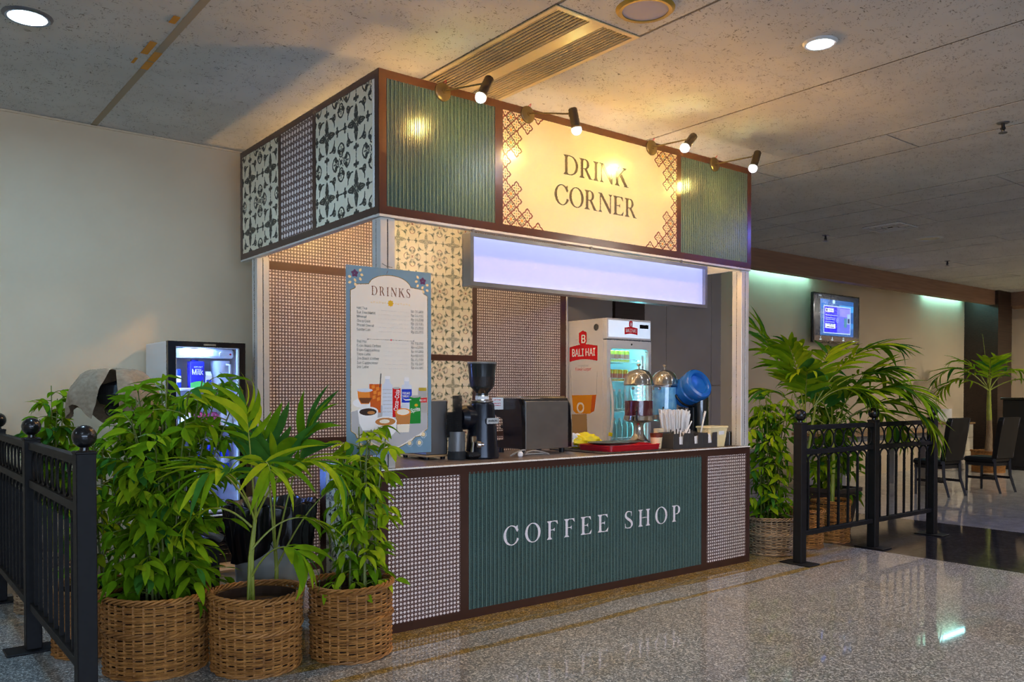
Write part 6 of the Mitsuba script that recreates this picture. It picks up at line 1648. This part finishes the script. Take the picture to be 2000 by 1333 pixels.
b = np.array([-0.80, -0.06, 0.32])
c1 = b + np.array([0.02, 0.0, 0.66])
tr = [(tube([tuple(b + [0.014 * i - 0.02, 0.01 * (i % 2), 0]), tuple(b + [0.008 * i - 0.01, 0.006, 0.26]), tuple(b + [0.02 + 0.004 * (i - 1), 0, 0.47])], [0.0095, 0.008, 0.0065], 7), 'palm_stem') for i in range(3)]
palm('potted_palm', 'green palm with long arching fronds in the middle basket of the front row', [
    (c1 - UPV * 0.20, dirn(-0.06, 1.0, 0.0), 0.62, 0.9, 5, 0.28, 1.1, 0.66), (c1 - UPV * 0.20, dirn(0.42, 1.0, -0.05), 0.66, 3.4, 8, 0.30, 0.85, 0.45), (c1 - UPV * 0.2, dirn(0.16, 1.0, -0.30), 0.58, 3.2, 8, 0.30, 0.9, 0.48), (c1 - UPV * 0.2, dirn(-0.42, 1.0, -0.1), 0.66, 3.4, 8, 0.30, 0.85, 0.45),
    (c1 - UPV * 0.22, dirn(-0.16, 1.0, -0.35), 0.56, 3.0, 7, 0.32, 0.9, 0.48), (b + UPV * 0.42, dirn(-0.75, 0.9, -0.2), 0.42, 3.4, 8, 0.20, 0.85, 0.50), (b + UPV * 0.16, dirn(0.55, 1.0, -0.15), 0.40, 3.0, 4, 0.26, 1.5, 0.66), (b + UPV * 0.30, dirn(0.72, 1.0, 0.3), 0.46, 2.6, 4, 0.24, 1.3, 0.6)], tr, seed=31, rr=0.007)
put('nursery_pot', cat([lathe([(0.001, 0.004), (0.10, 0.0), (0.13, 0.24), (0.14, 0.245), (0.14, 0.27), (0.125, 0.27), (0.12, 0.22), (0.001, 0.21)], 28, (-0.50, 0.36, 0))]), 'black_plastic', 'black plastic nursery pot behind the front row of baskets', 'pot', smooth=35)
b = np.array([-0.50, 0.36, 0.20])
palm('potted_palm', 'young palm with dark pleated teal green leaves behind the front row of baskets', [
    (b + UPV * 0.3, dirn(0.22, 1.0, 0.0), 0.78, 0.7, 4, 0.36, 1.5, 0.72), (b + UPV * 0.3, dirn(-0.10, 1.0, 0.1), 0.70, 0.8, 4, 0.30, 1.4, 0.72), (b + UPV * 0.2, dirn(0.45, 1.0, 0.1), 0.72, 1.4, 4, 0.34, 1.5, 0.7), (b + UPV * 0.3, dirn(0.05, 1.0, -0.2), 0.62, 1.0, 4, 0.32, 1.5, 0.7)],
    [(tube([tuple(b), tuple(b + [0.01, 0, 0.2]), tuple(b + [0, 0, 0.36])], [0.016, 0.012, 0.010], 8), 'palm_stem')], seed=35, tones=(0.05, 0.25, 0.0, 0.70))

# plants to the right of the kiosk
basket(4.06, 0.10, 0.200, 0.185, 0.335, 'gray brown wicker basket right against the kiosk end, holding a leafy shrub', 'weave_gray', seed=6)
basket(4.60, 0.10, 0.165, 0.155, 0.36, 'brown wicker basket behind the first bay of the right fence', seed=7)
basket(5.08, 0.12, 0.175, 0.165, 0.40, 'brown wicker basket behind the middle post of the right fence', seed=8)
shrub(4.10, 0.14, 0.28, 1.50, 0.36, 10, 12, 25, 'leafy shrub between the kiosk end and the right fence', (0.09, 0.14), (0.30, 0.38, 0.14, 0.18), low=0.05)
shrub(5.55, 0.42, 0.30, 1.62, 0.42, 8, 11, 26, 'leafy green shrub in the dark planter behind the right fence', (0.12, 0.17), (0.30, 0.40, 0.10, 0.20), low=0.12)
b = np.array([4.62, 0.12, 0.34])
c1 = b + UPV * 0.88
tr = [(tube([tuple(b + [-0.02, 0, 0]), tuple(b + [0.01, 0, 0.5]), tuple(c1)], [0.022, 0.018, 0.013], 8), 'palm_stem'), (tube([tuple(b + [0.05, 0, 0]), tuple(b + [0.07, 0, 0.6]), tuple(c1 + RT * 0.10 + UPV * 0.12)], [0.016, 0.013, 0.010], 8), 'palm_stem')]
c2 = c1 + RT * 0.08 + UPV * 0.1
palm('potted_palm', 'tall palm with upright feathery fronds below the television, next to the kiosk post', [
    (c1, dirn(-0.42, 1.0, 0.0), 1.00, 0.8, 15, 0.36, 1.0, 0.32), (c1, dirn(-0.25, 1.0, -0.3), 0.80, 1.2, 12, 0.36, 1.2, 0.35), (c2, dirn(0.55, 1.0, 0.0), 1.05, 2.0, 15, 0.36, 1.0, 0.36), (c2, dirn(0.32, 1.0, 0.4), 0.85, 1.5, 13, 0.32, 1.0, 0.38),
    (c1, dirn(-0.60, 0.9, 0.3), 0.72, 2.6, 11, 0.30, 0.9, 0.35), (c2, dirn(0.75, 0.8, -0.1), 0.62, 2.6, 10, 0.30, 0.9, 0.35), (c2, dirn(0.85, 0.9, 0.1), 1.10, 2.4, 14, 0.32, 0.8, 0.45), (c1, dirn(-0.15, 1.0, -0.5), 0.60, 1.4, 9, 0.32, 1.5, 0.4)], tr, seed=32)
b = np.array([5.10, 0.12, 0.36])
c1 = b + UPV * 0.72
tr = [(tube([tuple(b), tuple(b + [0.02, 0, 0.4]), tuple(c1)], [0.022, 0.018, 0.013], 8), 'palm_stem')]
palm('potted_palm', 'broad palm whose fronds droop over the right fence', [
    (c1, dirn(0.55, 1.0, -0.3), 1.05, 2.8, 15, 0.42, 1.15, 0.30), (c1, dirn(0.85, 0.9, -0.2), 1.15, 3.2, 16, 0.40, 1.1, 0.32), (c1, dirn(0.30, 1.0, -0.2), 0.85, 2.2, 13, 0.40, 1.3, 0.32), (c1, dirn(-0.35, 1.0, -0.2), 0.75, 2.0, 12, 0.36, 1.2, 0.32),
    (c1, dirn(0.95, 0.8, 0.3), 1.0, 2.8, 13, 0.34, 1.0, 0.35), (c1, dirn(-0.75, 0.7, 0.1), 0.62, 2.6, 9, 0.30, 1.1, 0.35), (c1, dirn(0.15, 1.0, 0.5), 0.85, 1.8, 12, 0.34, 1.2, 0.35), (b + UPV * 0.1, dirn(-0.3, 0.9, -0.3), 0.55, 2.6, 8, 0.24, 1.0, 0.4)], tr, seed=33)
k = thing('square_planter', 'dark tapered square planter behind the second bay of the right fence', 'planter')
pm = hull([(sx * r + 5.55, sy * r + 0.42, z) for sx in (-1, 1) for sy in (-1, 1) for r, z in ((0.15, 0.0), (0.215, 0.43))])
put(k + '__body', pm, 'planter_black')
o = sbox(-0.235, -0.235, 0.235, 0.235)
put(k + '__rim', mov(ext(o.difference(o.buffer(-0.035)), 0.04), 5.55, 0.42, 0.43), 'planter_black')
put(k + '__soil', box(5.35, 5.75, 0.22, 0.62, 0.43, 0.445), 'soil')

# the far palm by the dark column
basket(13.9, 2.25, 0.28, 0.26, 0.40, 'wicker basket of the far palm in front of the dark column', seed=9)
b = np.array([13.9, 2.25, 0.34])
c1 = b + np.array([0.0, 0, 1.15])
tr = [(tube([tuple(b), tuple(b + [0.03, 0, 0.35]), tuple(b + [0.02, 0, 0.62])], [0.065, 0.052, 0.045], 10), 'palm_trunk'), (tube([tuple(b + [0.02, 0, 0.61]), tuple(b + [0.0, 0, 0.9]), tuple(c1)], [0.045, 0.04, 0.03], 10), 'palm_stem')]
palm('potted_palm', 'slim palm with a bare trunk in front of the dark column', [
    (c1, dirn(-0.75, 1.0, 0.0), 1.25, 3.0, 13, 0.34, 1.0, 0.30), (c1, dirn(-0.95, 0.7, -0.1), 1.15, 2.6, 12, 0.32, 1.0, 0.32), (c1, dirn(0.55, 1.0, 0.0), 0.95, 3.2, 12, 0.34, 1.0, 0.30), (c1, dirn(0.95, 0.6, 0.0), 1.25, 2.0, 12, 0.34, 1.0, 0.35),
    (c1, dirn(-0.15, 1.0, -0.3), 0.75, 2.0, 10, 0.34, 1.2, 0.30), (c1, dirn(0.25, 1.0, 0.2), 0.90, 2.4, 11, 0.32, 1.1, 0.30), (c1, dirn(-0.30, 1.0, 0.3), 0.9, 2.2, 10, 0.32, 1.0, 0.3), (c1, dirn(-0.12, 1.0, 0.0), 1.05, 0.1, 1, 0.10, 0.5, 0.9)], tr, seed=34, rr=0.014)
kk = put('seat_box', box(6.6, 8.0, 2.90, 3.29, 0.0, 0.62, 0.01), 'table_gray', 'gray upholstered bench along the television wall behind the plants', 'bench')
